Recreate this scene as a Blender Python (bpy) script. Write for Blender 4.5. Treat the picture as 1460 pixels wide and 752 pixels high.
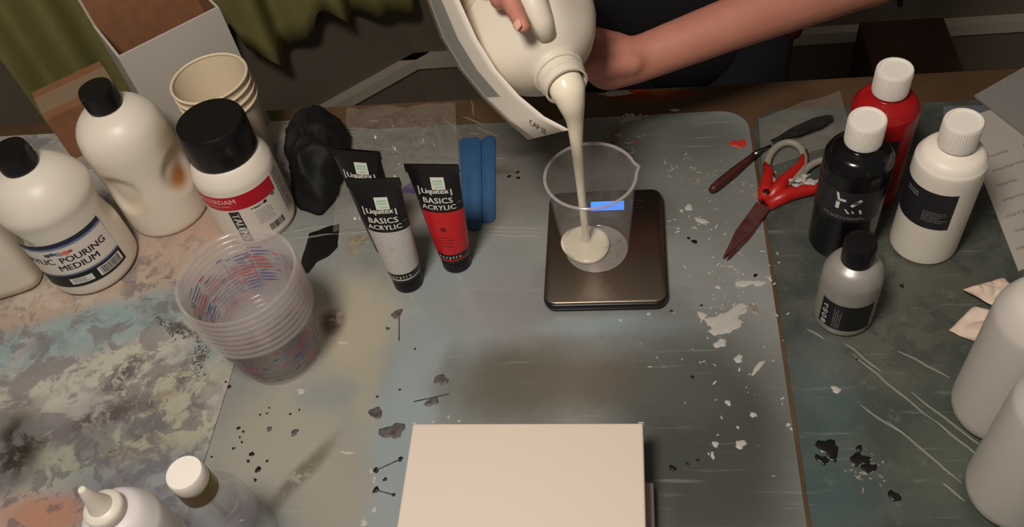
import bpy, bmesh, math, random
from math import sin, cos, pi, radians, atan2, sqrt
from mathutils import Vector, Matrix, noise
S = bpy.context.scene
for o in list(bpy.data.objects): bpy.data.objects.remove(o)
COL = S.collection
# ------------------------------------------------------------------ camera
F = 1264.0; CX, CY = 730.0, 376.0; H = 0.75
def camray(px, py): return Vector((px-CX, CY-py, -F))
_Z = -camray(945, 1410).normalized()
_Y = camray(870, -1180); _Y = (_Y-_Z*_Y.dot(_Z)).normalized()
_X = _Y.cross(_Z)
ROT = Matrix((_X, _Y, _Z))
CAM = Vector((0, 0, H))
cd = bpy.data.cameras.new('camera'); cam = bpy.data.objects.new('camera', cd); COL.objects.link(cam)
cd.sensor_fit = 'HORIZONTAL'; cd.sensor_width = 36.0; cd.lens = F*36.0/1460.0; cd.clip_start = 0.01
m4 = ROT.to_4x4(); m4.translation = CAM; cam.matrix_world = m4
S.camera = cam
def pt(px, py, z=0.0):                      # pixel -> point on the horizontal plane z
    d = ROT @ camray(px, py); return CAM + d*((z-H)/d.z)
def ponp(px, py, p0, n):                    # pixel -> point on a plane
    d = ROT @ camray(px, py); return CAM + d*((p0-CAM).dot(n)/d.dot(n))
# ------------------------------------------------------------------ light
S.view_settings.view_transform = 'Standard'; S.view_settings.look = 'None'
S.view_settings.exposure = 0.0; S.view_settings.gamma = 1.0; S.view_settings.use_curve_mapping = False
w = bpy.data.worlds.new('world'); S.world = w; w.use_nodes = True
bg = w.node_tree.nodes['Background']; bg.inputs[0].default_value = (1.0, 0.90, 0.80, 1); bg.inputs[1].default_value = 0.12
def area(name, loc, target, size, power, col):
    l = bpy.data.lights.new(name, 'AREA'); l.shape = 'DISK'; l.size = size; l.energy = power; l.color = col
    o = bpy.data.objects.new(name, l); COL.objects.link(o); o.location = loc
    o.rotation_euler = (Vector(target)-Vector(loc)).to_track_quat('-Z', 'Y').to_euler(); return o
area('desk_lamp_light', (-0.27, 0.02, 1.36), (0.02, 0.52, 0.0), 0.30, 15.5, (1.0, 0.925, 0.845))
# ------------------------------------------------------------------ helpers
def lin(c):
    return tuple(((v/255)/12.92 if v/255 <= .04045 else ((v/255+.055)/1.055)**2.4) for v in c)+(1.0,)
MATS = {}
def mat(name, col, rough=.5, metal=0, alpha=1, trans=0, ior=1.45, noise_amt=0, noise_scale=20, col2=None, bump=0, bscale=60, sss=0, spec=.5, emit=None, estr=0):
    if name in MATS: return MATS[name]
    m = bpy.data.materials.new(name); m.use_nodes = True; nt = m.node_tree; b = nt.nodes['Principled BSDF']
    b.inputs['Base Color'].default_value = lin(col); b.inputs['Roughness'].default_value = rough
    b.inputs['Metallic'].default_value = metal; b.inputs['Alpha'].default_value = alpha
    b.inputs['Transmission Weight'].default_value = trans; b.inputs['IOR'].default_value = ior
    b.inputs['Specular IOR Level'].default_value = spec
    if sss:
        b.inputs['Subsurface Weight'].default_value = sss; b.inputs['Subsurface Radius'].default_value = (.012, .006, .003); b.inputs['Subsurface Scale'].default_value = .6
    if emit: b.inputs['Emission Color'].default_value = lin(emit); b.inputs['Emission Strength'].default_value = estr
    if noise_amt or bump: tc = nt.nodes.new('ShaderNodeTexCoord')
    if noise_amt:
        n = nt.nodes.new('ShaderNodeTexNoise'); n.inputs['Scale'].default_value = noise_scale; n.inputs['Detail'].default_value = 5
        r = nt.nodes.new('ShaderNodeMix'); r.data_type = 'RGBA'
        r.inputs[6].default_value = lin(col); r.inputs[7].default_value = lin(col2 or tuple(v*.6 for v in col))
        mr = nt.nodes.new('ShaderNodeMapRange'); mr.inputs[1].default_value = .4; mr.inputs[2].default_value = .7; mr.inputs[4].default_value = noise_amt
        nt.links.new(tc.outputs['Object'], n.inputs['Vector']); nt.links.new(n.outputs[0], mr.inputs[0]); nt.links.new(mr.outputs[0], r.inputs[0]); nt.links.new(r.outputs[2], b.inputs['Base Color'])
    if bump:
        n2 = nt.nodes.new('ShaderNodeTexNoise'); n2.inputs['Scale'].default_value = bscale; n2.inputs['Detail'].default_value = 4
        bp = nt.nodes.new('ShaderNodeBump'); bp.inputs['Strength'].default_value = bump; bp.inputs['Distance'].default_value = .002
        nt.links.new(tc.outputs['Object'], n2.inputs['Vector']); nt.links.new(n2.outputs[0], bp.inputs['Height']); nt.links.new(bp.outputs[0], b.inputs['Normal'])
    MATS[name] = m; return m
def mesh(name, verts, faces, smooth=40):
    me = bpy.data.meshes.new(name); me.from_pydata([tuple(v) for v in verts], [], faces); me.update()
    bm = bmesh.new(); bm.from_mesh(me); bmesh.ops.recalc_face_normals(bm, faces=bm.faces); bm.to_mesh(me); bm.free()
    if smooth:
        me.polygons.foreach_set('use_smooth', [True]*len(me.polygons))
        if smooth < 180: me.set_sharp_from_angle(angle=radians(smooth))
    return me
def ob(name, me, m, parent=None, label=None, cat=None, group=None, kind=None, loc=None, rz=None):
    if m is not None and isinstance(me, bpy.types.Mesh) and not me.materials: me.materials.append(m)
    o = bpy.data.objects.new(name, me); COL.objects.link(o)
    if parent: o.parent = parent
    if label: o['label'] = label
    if cat: o['category'] = cat
    if group: o['group'] = group
    if kind: o['kind'] = kind
    if loc is not None: o.location = loc
    if rz is not None: o.rotation_euler = (0, 0, rz)
    return o
def thing(name, label, cat, loc=(0, 0, 0), rz=0, group=None):
    return ob(name, None, None, None, label, cat, group, loc=loc, rz=rz)
def lathe(prof, seg=48, fn=None, cap0=True, cap1=True):
    V = []; Fc = []; n = len(prof)
    for r, z in prof:
        for k in range(seg):
            a = 2*pi*k/seg; rr = fn(r, z, a) if fn else r
            V.append((rr*sin(a), -rr*cos(a), z))
    for i in range(n-1):
        for k in range(seg):
            k2 = (k+1) % seg; Fc.append((i*seg+k, i*seg+k2, (i+1)*seg+k2, (i+1)*seg+k))
    if cap0: Fc.append(tuple(range(seg))[::-1])
    if cap1: Fc.append(tuple((n-1)*seg+k for k in range(seg)))
    return V, Fc
def curveprof(pts, sub=6):                  # Catmull-Rom through (r,z) points
    out = []; P = [pts[0]]+list(pts)+[pts[-1]]
    for i in range(1, len(P)-2):
        for j in range(sub):
            t = j/sub; q = []
            for c in (0, 1):
                a, b, d, e = P[i-1][c], P[i][c], P[i+1][c], P[i+2][c]
                q.append(.5*((2*b)+(-a+d)*t+(2*a-5*b+4*d-e)*t*t+(-a+3*b-3*d+e)*t**3))
            out.append(tuple(q))
    out.append(tuple(pts[-1])); return out
def patch(rf, z0, z1, a0, a1, nz=2, na=24):  # label patch on a surface of revolution; rf(z)->radius, angles in degrees, 0 = front, + = right
    V = []; Fc = []
    for i in range(nz+1):
        z = z0+(z1-z0)*i/nz
        for k in range(na+1):
            a = radians(a0+(a1-a0)*k/na); r = rf(z) if callable(rf) else rf
            V.append((r*sin(a), -r*cos(a), z))
    for i in range(nz):
        for k in range(na):
            b = i*(na+1)+k; Fc.append((b, b+1, b+na+2, b+na+1))
    return V, Fc
def box(x0, x1, y0, y1, z0, z1):
    V = [(x, y, z) for z in (z0, z1) for y in (y0, y1) for x in (x0, x1)]
    return V, [(0, 2, 3, 1), (4, 5, 7, 6), (0, 1, 5, 4), (2, 6, 7, 3), (0, 4, 6, 2), (1, 3, 7, 5)]
def merge(*parts):
    V = []; Fc = []
    for v, f in parts:
        b = len(V); V += [tuple(x) for x in v]; Fc += [tuple(i+b for i in q) for q in f]
    return V, Fc
def bevel(me, w, seg=3, ang=30):
    bm = bmesh.new(); bm.from_mesh(me)
    e = [x for x in bm.edges if len(x.link_faces) == 2 and x.calc_face_angle(0) > radians(ang)]
    bmesh.ops.bevel(bm, geom=e, offset=w, segments=seg, affect='EDGES', profile=.5, clamp_overlap=True)
    bm.to_mesh(me); bm.free()
    me.polygons.foreach_set('use_smooth', [True]*len(me.polygons)); me.set_sharp_from_angle(angle=radians(50)); return me
def bbox_mesh(name, dims, w=.002, seg=2):
    return bevel(mesh(name, *box(*dims)), w, seg)
def rrect(x0, x1, y0, y1, r, n=8):
    P = []
    for cx, cy, a0 in ((x1-r, y1-r, 0), (x0+r, y1-r, 90), (x0+r, y0+r, 180), (x1-r, y0+r, 270)):
        for k in range(n+1):
            a = radians(a0+90*k/n); P.append((cx+r*cos(a), cy+r*sin(a)))
    return P
def prism(P, z0, z1):
    n = len(P); V = [(x, y, z0) for x, y in P]+[(x, y, z1) for x, y in P]
    return V, [tuple(range(n))[::-1], tuple(range(n, 2*n))]+[(k, (k+1) % n, n+(k+1) % n, n+k) for k in range(n)]
def tube(P, R, seg=12, caps=True):
    P = [Vector(p) for p in P]; n = len(P); V = []; Fc = []
    R = R if isinstance(R, (list, tuple)) else [R]*n
    t = (P[1]-P[0]).normalized(); up = Vector((0, 0, 1)) if abs(t.z) < .9 else Vector((1, 0, 0)); x = t.cross(up).normalized()
    for i in range(n):
        t = (P[min(i+1, n-1)]-P[max(i-1, 0)]).normalized(); x = (x-t*x.dot(t)).normalized(); y = t.cross(x)
        for k in range(seg):
            a = 2*pi*k/seg; V.append(P[i]+(x*cos(a)+y*sin(a))*R[i])
    for i in range(n-1):
        for k in range(seg): Fc.append((i*seg+k, i*seg+(k+1) % seg, (i+1)*seg+(k+1) % seg, (i+1)*seg+k))
    if caps: Fc += [tuple(range(seg)), tuple((n-1)*seg+k for k in range(seg))]
    return V, Fc
_txt = {}
def text2d(s, size, bold=0.0, space=1.0):   # lettering as a flat mesh, centred on (0,0)
    c = bpy.data.curves.new('lettering', 'FONT'); c.body = s; c.size = size; c.offset = bold; c.align_x = 'CENTER'; c.align_y = 'CENTER'; c.space_character = space; c.resolution_u = 2
    o = bpy.data.objects.new('lettering', c); COL.objects.link(o); bpy.context.view_layer.update()
    me = bpy.data.meshes.new_from_object(o.evaluated_get(bpy.context.evaluated_depsgraph_get()))
    bpy.data.objects.remove(o); bpy.data.curves.remove(c)
    V = [(v.co.x, v.co.y) for v in me.vertices]; Fc = [tuple(p.vertices) for p in me.polygons]; bpy.data.meshes.remove(me)
    return V, Fc
def heavy(s_, size, d, space=1.0):             # heavier lettering: the same outline laid down side by side
    V, Fc = text2d(s_, size, 0, space); o = []
    for k in (-1, 0, 1): o.append(([(x+k*d, y) for x, y in V], Fc))
    VV = []; FF = []
    for v, f in o:
        b = len(VV); VV += v; FF += [tuple(i+b for i in q) for q in f]
    return VV, FF
def on_cyl(flat, r, a_mid, z_mid, rot=0.0):  # wrap flat (u,v) around a cylinder/cone
    V, Fc = flat; out = []; cr, sr = cos(radians(rot)), sin(radians(rot))
    for u, v in V:
        u, v = u*cr-v*sr, u*sr+v*cr
        z = z_mid+v; rr = r(z) if callable(r) else r; a = radians(a_mid)+u/rr
        out.append((rr*sin(a), -rr*cos(a), z))
    return out, Fc
def rects(L):                               # flat rectangles (u0,u1,v0,v1)
    V = []; Fc = []
    for u0, u1, v0, v1 in L:
        b = len(V); V += [(u0, v0), (u1, v0), (u1, v1), (u0, v1)]; Fc.append((b, b+1, b+2, b+3))
    return V, Fc
def barcode(wd, ht, seed, n=24):
    rg = random.Random(seed); L = []; u = -wd/2
    while u < wd/2:
        a = rg.choice((.4, .6, 1.0, 1.5))*wd/n*.7; L.append((u, min(u+a, wd/2), -ht/2, ht/2)); u += a+rg.choice((.4, .7, 1.1))*wd/n*.7
    return rects(L)
def textlines(wd, n, dv, seed, th=.0006):    # unreadably small print as fine bars
    rg = random.Random(seed); L = []
    for i in range(n):
        v = -i*dv; u = -wd/2; end = wd/2*rg.uniform(.4, 1)
        while u < end:
            a = rg.uniform(.04, .14)*wd; L.append((u, u+a, v, v+th)); u += a+.03*wd
    return rects(L)
def face_cam(p): return atan2(-p[0], p[1])
def setmesh(name, VF, m, parent, smooth=40, **k): return ob(name, mesh(name, VF[0], VF[1], smooth), m, parent, **k)
def remeshed(name, parts, voxel, smooth_it=6):
    V, Fc = merge(*parts); me = bpy.data.meshes.new(name); me.from_pydata(V, [], Fc); me.update()
    o = bpy.data.objects.new(name, me); COL.objects.link(o)
    md = o.modifiers.new('r', 'REMESH'); md.mode = 'VOXEL'; md.voxel_size = voxel
    sm = o.modifiers.new('s', 'SMOOTH'); sm.iterations = smooth_it; sm.factor = .5
    bpy.context.view_layer.update()
    out = bpy.data.meshes.new_from_object(o.evaluated_get(bpy.context.evaluated_depsgraph_get()))
    bpy.data.objects.remove(o); bpy.data.meshes.remove(me)
    out.polygons.foreach_set('use_smooth', [True]*len(out.polygons)); out.name = name; return out
def capsule(a, b, ra, rb, seg=14, flat=None):
    a = Vector(a); b = Vector(b); t = (b-a).normalized(); P = []; R = []
    for k in range(5):
        an = pi/2*k/5; P.append(a-t*ra*cos(an)); R.append(max(ra*sin(an), ra*.05))
    P += [a]; R += [ra]
    for k in range(1, 4): P.append(a+(b-a)*k/4); R.append(ra+(rb-ra)*k/4)
    P += [b]; R += [rb]
    for k in range(4, -1, -1):
        an = pi/2*k/5; P.append(b+t*rb*cos(an)); R.append(max(rb*sin(an), rb*.05))
    return tube(P, R, seg)
def ellipsoid(c, r, M=None, n=16):
    V = []; Fc = []
    for i in range(1, n):
        for k in range(2*n):
            p = Vector((r[0]*sin(pi*i/n)*cos(pi*k/n), r[1]*sin(pi*i/n)*sin(pi*k/n), r[2]*cos(pi*i/n)))
            V.append((M @ p if M else p)+Vector(c))
    s = 2*n
    for i in range(n-2):
        for k in range(s): Fc.append((i*s+k, (i+1)*s+k, (i+1)*s+(k+1) % s, i*s+(k+1) % s))
    Fc += [tuple(range(s)), tuple((n-2)*s+k for k in range(s))[::-1]]
    return V, Fc
# ------------------------------------------------------------------ materials
M_white = mat('white_plastic', (224, 213, 195), .38, sss=.15)
M_white2 = mat('white_bottle_plastic', (240, 230, 214), .42)
M_hdpe = mat('milky_plastic', (228, 219, 204), .4, sss=.3)
M_black = mat('black_plastic', (20, 18, 19), .32)
M_blackm = mat('black_print', (26, 24, 26), .5)
M_ink = mat('white_ink', (226, 222, 212), .5)
M_dark = mat('dark_ink', (44, 40, 44), .6)
M_skin = mat('skin', (190, 128, 108), .5, sss=.12, noise_amt=.35, noise_scale=25, col2=(172, 104, 88))
def translucent(name, col, fac, gloss=.05):
    m = bpy.data.materials.new(name); m.use_nodes = True; nt = m.node_tree; N = nt.nodes; L = nt.links; N.remove(N['Principled BSDF'])
    t = N.new('ShaderNodeBsdfTransparent'); d = N.new('ShaderNodeBsdfDiffuse'); tl = N.new('ShaderNodeBsdfTranslucent'); g = N.new('ShaderNodeBsdfGlossy'); g.inputs['Roughness'].default_value = .12
    d.inputs[0].default_value = lin(col); tl.inputs[0].default_value = lin(col)
    m1, m2, m3 = (N.new('ShaderNodeMixShader') for _ in range(3)); m1.inputs[0].default_value = .5; m2.inputs[0].default_value = fac; m3.inputs[0].default_value = gloss
    L.new(d.outputs[0], m1.inputs[1]); L.new(tl.outputs[0], m1.inputs[2]); L.new(t.outputs[0], m2.inputs[1]); L.new(m1.outputs[0], m2.inputs[2]); L.new(m2.outputs[0], m3.inputs[1]); L.new(g.outputs[0], m3.inputs[2])
    L.new(m3.outputs[0], N['Material Output'].inputs['Surface']); return m
# ------------------------------------------------------------------ setting
def W(px, py, z=0): p = pt(px, py, z); return (p.x, p.y)
FZ = -0.75
setmesh('floor', box(-3, 3, -2, 2.2, FZ-.05, FZ), mat('floor_wood', (92, 68, 50), .5, noise_amt=.6, noise_scale=8, col2=(60, 42, 30)), None, 0, kind='structure', label='dark brown floor behind the table')
M_wall = mat('wall_paint', (112, 101, 86), .8, bump=.1, bscale=200)
M_trim = mat('trim_paint', (186, 176, 158), .55)
WC = Vector((-.556, 1.80, 0)); WD = Vector((-.757, -.653, 0)).normalized(); WN = Vector((WD.y, -WD.x, 0))
if WN.dot(Vector((0, 0, 0))-WC) < 0: WN = -WN
setmesh('wall_back', box(WC.x-.05, 3, 1.80, 1.9, FZ, 1.75), M_wall, None, 0, kind='structure', label='plain grey beige back wall')
def slab(p0, d, n, s0, s1, z0, z1, t0, t1):
    V = []
    for z in (z0, z1):
        for t in (t0, t1):
            for s in (s0, s1): q = p0+d*s+n*t; V.append((q.x, q.y, z))
    return V, [(0, 2, 3, 1), (4, 5, 7, 6), (0, 1, 5, 4), (2, 6, 7, 3), (0, 4, 6, 2), (1, 3, 7, 5)]
setmesh('wall_left', slab(WC, WD, WN, -.03, 3.2, FZ, 1.75, -.1, 0), M_wall, None, 0, kind='structure', label='grey beige wall meeting the back wall at an angle')
bb = setmesh('baseboard_back', box(WC.x-.04, 3, 1.782, 1.80, FZ, FZ+.115), M_wall, None, 0, kind='structure', label='baseboard along the back wall')
setmesh('cap_moulding', box(WC.x-.04, 3, 1.772, 1.80, FZ+.115, FZ+.145), M_trim, bb, 0)
bl = setmesh('baseboard_left', slab(WC, WD, WN, -.03, 3.2, FZ, FZ+.115, 0, .018), M_wall, None, 0, kind='structure', label='baseboard along the angled wall')
setmesh('cap_moulding', slab(WC, WD, WN, -.03, 3.2, FZ+.115, FZ+.145, 0, .028), M_trim, bl, 0)
# electric cord channel and dark box by the wall
setmesh('wall_seam', tube([(.60, 1.788, FZ+.2), (.60, 1.788, .3), (.60, 1.788, 1.2)], .006, 8), mat('cord_dark', (40, 34, 28), .6), None, label='dark thin cord running up the back wall', cat='cord')
bpy.data.objects['wall_seam'].name = 'wall_cord'
# curtain on the angled wall
M_green = mat('olive_fabric', (146, 138, 84), .85, noise_amt=.35, noise_scale=9, col2=(104, 100, 56), bump=.3, bscale=300)
def wall_s(px, py, off=.06):
    q = ponp(px, py, WC+WN*off, WN); return (q-WC).dot(WD), q.z
def curtain():
    keys = [wall_s(585, 5), wall_s(552, 18), wall_s(500, 26), wall_s(452, 8), wall_s(440, 48), wall_s(395, 82), wall_s(352, 66), wall_s(325, 30)]
    keys = [(s, z) for s, z in keys]; sL = wall_s(40, 140)[0]
    keys += [(keys[-1][0]+.03, -.45), (sL, -.5)]
    n = 150; rows = 26; V = []; Fc = []; s0, s1 = keys[0][0], sL
    def hem(s):
        for (a, za), (b, zb) in zip(keys, keys[1:]):
            if a <= s <= b: t = (s-a)/max(b-a, 1e-6); t = t*t*(3-2*t); return za+(zb-za)*t
        return keys[-1][1]
    for i in range(rows+1):
        for k in range(n+1):
            s = s0+(s1-s0)*k/n; zt = .9; z = zt+(hem(s)-zt)*i/rows
            off = .07+.022*sin(s*38)+.014*sin(s*71+1.3+.8*z)+.012*noise.noise((s*6, z*5, 0))
            q = WC+WD*s+WN*off; V.append((q.x, q.y, z))
    for i in range(rows):
        for k in range(n): b = i*(n+1)+k; Fc.append((b, b+1, b+n+2, b+n+1))
    o = ob('curtain', mesh('curtain', V, Fc, 180), M_green, None, 'olive green curtain hanging in folds with an uneven hem', 'curtain')
    md = o.modifiers.new('solid', 'SOLIDIFY'); md.thickness = .003
    setmesh('rod', tube([WC+WD*(s0-.05)+WN*.07+Vector((0, 0, .905)), WC+WD*(s1+.05)+WN*.07+Vector((0, 0, .905))], .012), mat('rod_metal', (60, 52, 44), .4, 1), o)
curtain()
# brown box standing on the floor against the wall
def storage_box():
    a = pt(1213, 107, FZ); x0 = .505; x1 = .685
    t = thing('cardboard_box', 'dark brown cardboard box on the floor by the back wall', 'box', (0, 0, 0))
    m = mat('dark_cardboard', (64, 40, 27), .8)
    setmesh('side_panel', box(x0, x1, 1.50, 1.505, FZ, -.56), m, t, 0); setmesh('side_panel', box(x0, x1, 1.735, 1.74, FZ, -.56), m, t, 0)
    setmesh('side_panel', box(x0, x0+.005, 1.505, 1.735, FZ, -.56), m, t, 0); setmesh('side_panel', box(x1-.005, x1, 1.505, 1.735, FZ, -.56), m, t, 0)
    setmesh('flap', box(x0, x1, 1.50, 1.62, -.56, -.556), m, t, 0); setmesh('flap', box(x0, x1, 1.622, 1.74, -.56, -.556), m, t, 0)
storage_box()
# ------------------------------------------------------------------ table and mats
TX0, TX1, TY0, TY1 = -1.05, 1.0, -.12, .893
tb = thing('work_table', 'long brown paint-stained wooden work table', 'table', (0, 0, 0))
M_wood = mat('table_wood', (96, 74, 54), .28, noise_amt=.8, noise_scale=6, col2=(58, 40, 24), bump=.15, bscale=30)
setmesh('tabletop', box(TX0, TX1, TY0, TY1, -.032, -.0022), M_wood, tb, 0)
for x in (TX0+.06, TX1-.06):
    for y in (TY0+.06, TY1-.10): setmesh('leg', box(x-.03, x+.03, y-.03, y+.03, FZ, -.032), M_wood, tb, 0)
def mat_material(name, base, dark, nscale, tone_fields, rough=.3, ramp=(.35, .7), scratch=True, fine=None, marble=()):
    m = bpy.data.materials.new(name); m.use_nodes = True; nt = m.node_tree; N = nt.nodes; L = nt.links; b = N['Principled BSDF']
    tc = N.new('ShaderNodeTexCoord')
    def nz(scale, detail=6, rough_=.6, dist=0):
        n = N.new('ShaderNodeTexNoise'); n.inputs['Scale'].default_value = scale; n.inputs['Detail'].default_value = detail; n.inputs['Roughness'].default_value = rough_; n.inputs['Distortion'].default_value = dist
        L.new(tc.outputs['Object'], n.inputs['Vector']); return n
    def mixc(f, a, c2):
        x = N.new('ShaderNodeMix'); x.data_type = 'RGBA'
        if hasattr(f, 'links'): L.new(f, x.inputs[0])
        else: x.inputs[0].default_value = f
        for i, v in ((6, a), (7, c2)):
            if hasattr(v, 'links'): L.new(v, x.inputs[i])
            else: x.inputs[i].default_value = lin(v)
        return x.outputs[2]
    def rng(src, a, c2, lo=0, hi=1):
        r = N.new('ShaderNodeMapRange'); r.interpolation_type = 'SMOOTHSTEP'; L.new(src, r.inputs[0]); r.inputs[1].default_value = a; r.inputs[2].default_value = c2; r.inputs[3].default_value = lo; r.inputs[4].default_value = hi; return r.outputs[0]
    n1 = nz(nscale); c = mixc(rng(n1.outputs[0], *ramp), base, dark)
    warp = nz(9, 5, .65); wv = N.new('ShaderNodeVectorMath'); wv.operation = 'SUBTRACT'; L.new(warp.outputs[1], wv.inputs[0]); wv.inputs[1].default_value = (.5, .5, .5)
    for (x, y, rx, ry, rot, col, st, wamt, br) in tone_fields:
        sc = N.new('ShaderNodeVectorMath'); sc.operation = 'SCALE'; L.new(wv.outputs[0], sc.inputs[0]); sc.inputs[3].default_value = wamt
        ad = N.new('ShaderNodeVectorMath'); ad.operation = 'ADD'; L.new(tc.outputs['Object'], ad.inputs[0]); L.new(sc.outputs[0], ad.inputs[1])
        mp = N.new('ShaderNodeMapping'); mp.vector_type = 'TEXTURE'; mp.inputs['Location'].default_value = (x, y, 0); mp.inputs['Rotation'].default_value = (0, 0, radians(rot)); mp.inputs['Scale'].default_value = (rx, ry, 10)
        L.new(ad.outputs[0], mp.inputs[0]); ln = N.new('ShaderNodeVectorMath'); ln.operation = 'LENGTH'; L.new(mp.outputs[0], ln.inputs[0])
        f = rng(ln.outputs['Value'], 1.0, .25, 0, st)
        if br:
            nb = nz(br[0], 7, .7, .5); mu = N.new('ShaderNodeMath'); mu.operation = 'MULTIPLY'; L.new(f, mu.inputs[0]); L.new(rng(nb.outputs[0], br[1], br[1]+.12), mu.inputs[1]); f = mu.outputs[0]
        c = mixc(f, c, col)
    if scratch:
        mp2 = N.new('ShaderNodeMapping'); mp2.inputs['Scale'].default_value = (10, 130, 1); mp2.inputs['Rotation'].default_value = (0, 0, .5); L.new(tc.outputs['Object'], mp2.inputs[0])
        ns_ = N.new('ShaderNodeTexNoise'); ns_.inputs['Scale'].default_value = 1.3; ns_.inputs['Detail'].default_value = 4; L.new(mp2.outputs[0], ns_.inputs['Vector'])
        c = mixc(rng(ns_.outputs[0], .6, .75, 0, .22), c, (176, 174, 166))
    for (scl, th, wid, col, amt, mscl, mth) in marble:
        mu = N.new('ShaderNodeMath'); mu.operation = 'MULTIPLY'
        L.new(rng(nz(scl, 9, .62, .6).outputs[0], th, th+wid, 0, amt), mu.inputs[0]); L.new(rng(nz(mscl, 3, .5).outputs[0], mth, mth+.12), mu.inputs[1]); c = mixc(mu.outputs[0], c, col)
    if fine: c = mixc(rng(nz(fine[0], 8, .75, .3).outputs[0], fine[1], fine[1]+.1, 0, fine[3]), c, fine[2])
    L.new(c, b.inputs['Base Color'])
    rr = rng(nz(14, 6, .7).outputs[0], .3, .75, rough-.08, rough+.14); L.new(rr, b.inputs['Roughness'])
    bp = N.new('ShaderNodeBump'); bp.inputs['Strength'].default_value = .12; bp.inputs['Distance'].default_value = .002; L.new(nz(45, 6, .6).outputs[0], bp.inputs['Height']); L.new(bp.outputs[0], b.inputs['Normal'])
    return m
def st(px, py, rx, ry, col, s=.8, rot=0, warp=.05, br=None): x, y = W(px, py); return (x, y, rx, ry, rot, col, s, warp, br)
mid_stain_sheen = [st(620, 470, .10, .22, (146, 156, 156), .7, 0, .06), st(570, 640, .055, .16, (148, 160, 162), .7, 0, .06), st(500, 460, .075, .10, (178, 168, 146), .8, 0, .07), st(400, 620, .10, .12, (164, 158, 142), .8, 0, .07), st(520, 540, .025, .10, (168, 160, 138), .6, 8, .06), st(475, 700, .05, .07, (164, 152, 134), .6, 0, .07),  # stains plus painted reflected light, paler on the left, darker on the right
          st(465, 560, .045, .035, (136, 142, 142), .6, 0, .06), st(472, 462, .020, .024, (84, 60, 44), .85, 0, .02, (40, .4)), st(428, 680, .014, .07, (92, 80, 62), .7, -32, .02, (30, .38)), st(740, 540, .11, .075, (92, 84, 68), .8, 0, .05), st(720, 430, .09, .07, (142, 138, 138), .7), st(640, 540, .02, .06, (110, 112, 106), .5),  # large dark olive patch: brown stain plus the person's reflection painted in
          st(880, 465, .12, .020, (146, 160, 164), .7, 0, .03), st(870, 550, .07, .05, (104, 90, 70), .7), st(1010, 640, .14, .22, (58, 60, 55), .9), st(960, 560, .08, .06, (98, 98, 90), .5), st(640, 300, .16, .06, (146, 140, 132), .6), st(480, 250, .14, .08, (128, 122, 110), .6),  # pale blue band before the scale is mat reflection put into the colour
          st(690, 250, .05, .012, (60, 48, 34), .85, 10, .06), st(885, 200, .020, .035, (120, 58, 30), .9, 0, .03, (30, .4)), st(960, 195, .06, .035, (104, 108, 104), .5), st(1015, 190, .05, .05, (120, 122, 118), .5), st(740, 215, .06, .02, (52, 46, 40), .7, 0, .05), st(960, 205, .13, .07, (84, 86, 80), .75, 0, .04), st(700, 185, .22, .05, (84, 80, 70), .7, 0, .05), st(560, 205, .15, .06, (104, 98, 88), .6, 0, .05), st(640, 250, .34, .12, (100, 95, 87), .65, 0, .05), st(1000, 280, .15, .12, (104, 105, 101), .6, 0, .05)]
left_st = [st(150, 400, .30, .07, (186, 160, 138), .8, 24, .03), st(330, 310, .16, .06, (184, 150, 130), .7, 10, .03), st(60, 490, .26, .045, (138, 162, 162), .85, 22, .05), st(250, 455, .14, .04, (144, 164, 162), .8, 26, .03), st(70, 555, .20, .040, (192, 186, 172), .85, 22, .06), st(200, 500, .12, .03, (190, 184, 166), .8, 24, .04),
           st(300, 500, .035, .06, (116, 150, 150), .85, -20, .03), st(255, 545, .09, .05, (178, 172, 150), .85, 20, .05), st(250, 620, .08, .05, (170, 166, 140), .8, 10, .04), st(110, 640, .10, .05, (156, 160, 140), .8, 20, .04), st(230, 690, .16, .06, (126, 132, 136), .9, 12, .04), st(60, 730, .08, .035, (186, 130, 104), .85, 0, .05),
           st(130, 598, .12, .024, (92, 76, 74), .95, 24, .05, (40, .42)), st(20, 635, .045, .075, (48, 38, 30), .95, 20, .04), st(215, 620, .05, .03, (112, 100, 98), .85, -30, .05, (48, .44)), st(178, 530, .022, .05, (84, 76, 76), .9, -38, .04, (60, .44)), st(282, 510, .014, .060, (84, 78, 76), .95, -22, .03, (80, .44)), st(255, 470, .045, .012, (72, 70, 66), .9, -22, .03, (60, .42)), st(195, 565, .05, .012, (80, 72, 72), .9, -22, .04, (60, .42))]
right_st = [st(1300, 420, .10, .10, (92, 90, 78), .6), st(1180, 560, .05, .1, (82, 100, 98), .6), st(1350, 650, .1, .12, (76, 84, 72), .5), st(1250, 500, .08, .06, (100, 98, 86), .5), st(1150, 190, .08, .04, (110, 102, 92), .5), st(1180, 700, .07, .06, (70, 92, 92), .6), st(1370, 430, .05, .08, (84, 84, 74), .6)]
MID = (pt(310, 600).x, pt(1110, 470).x)
mmid = setmesh('craft_mat', prism(rrect(MID[0], MID[1], -.10, .842, .035), -.0022, 0), mat_material('grey_teal_mat', (146, 147, 142), (122, 124, 120), 7, mid_stain_sheen, .3, fine=(60, .62, (150, 150, 144), .25)), None, 0, label='large grey teal craft mat with rounded corners under the scale', cat='craft mat')
mleft = setmesh('craft_mat', prism(rrect(-.99, MID[0]-.0008, -.10, .868, .03), -.0022, -.0002), mat_material('marbled_mat', (182, 176, 166), (150, 148, 146), 12, left_st, .32, fine=(60, .56, (120, 116, 116), .35), marble=((22, .50, .06, (126, 120, 120), .75, 4, .42), (42, .51, .06, (104, 100, 104), .65, 5, .44), (30, .54, .05, (206, 202, 192), .35, 6, .48))), None, 0, label='marbled mat with teal, cream and rust paint under the jugs', cat='craft mat')
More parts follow.
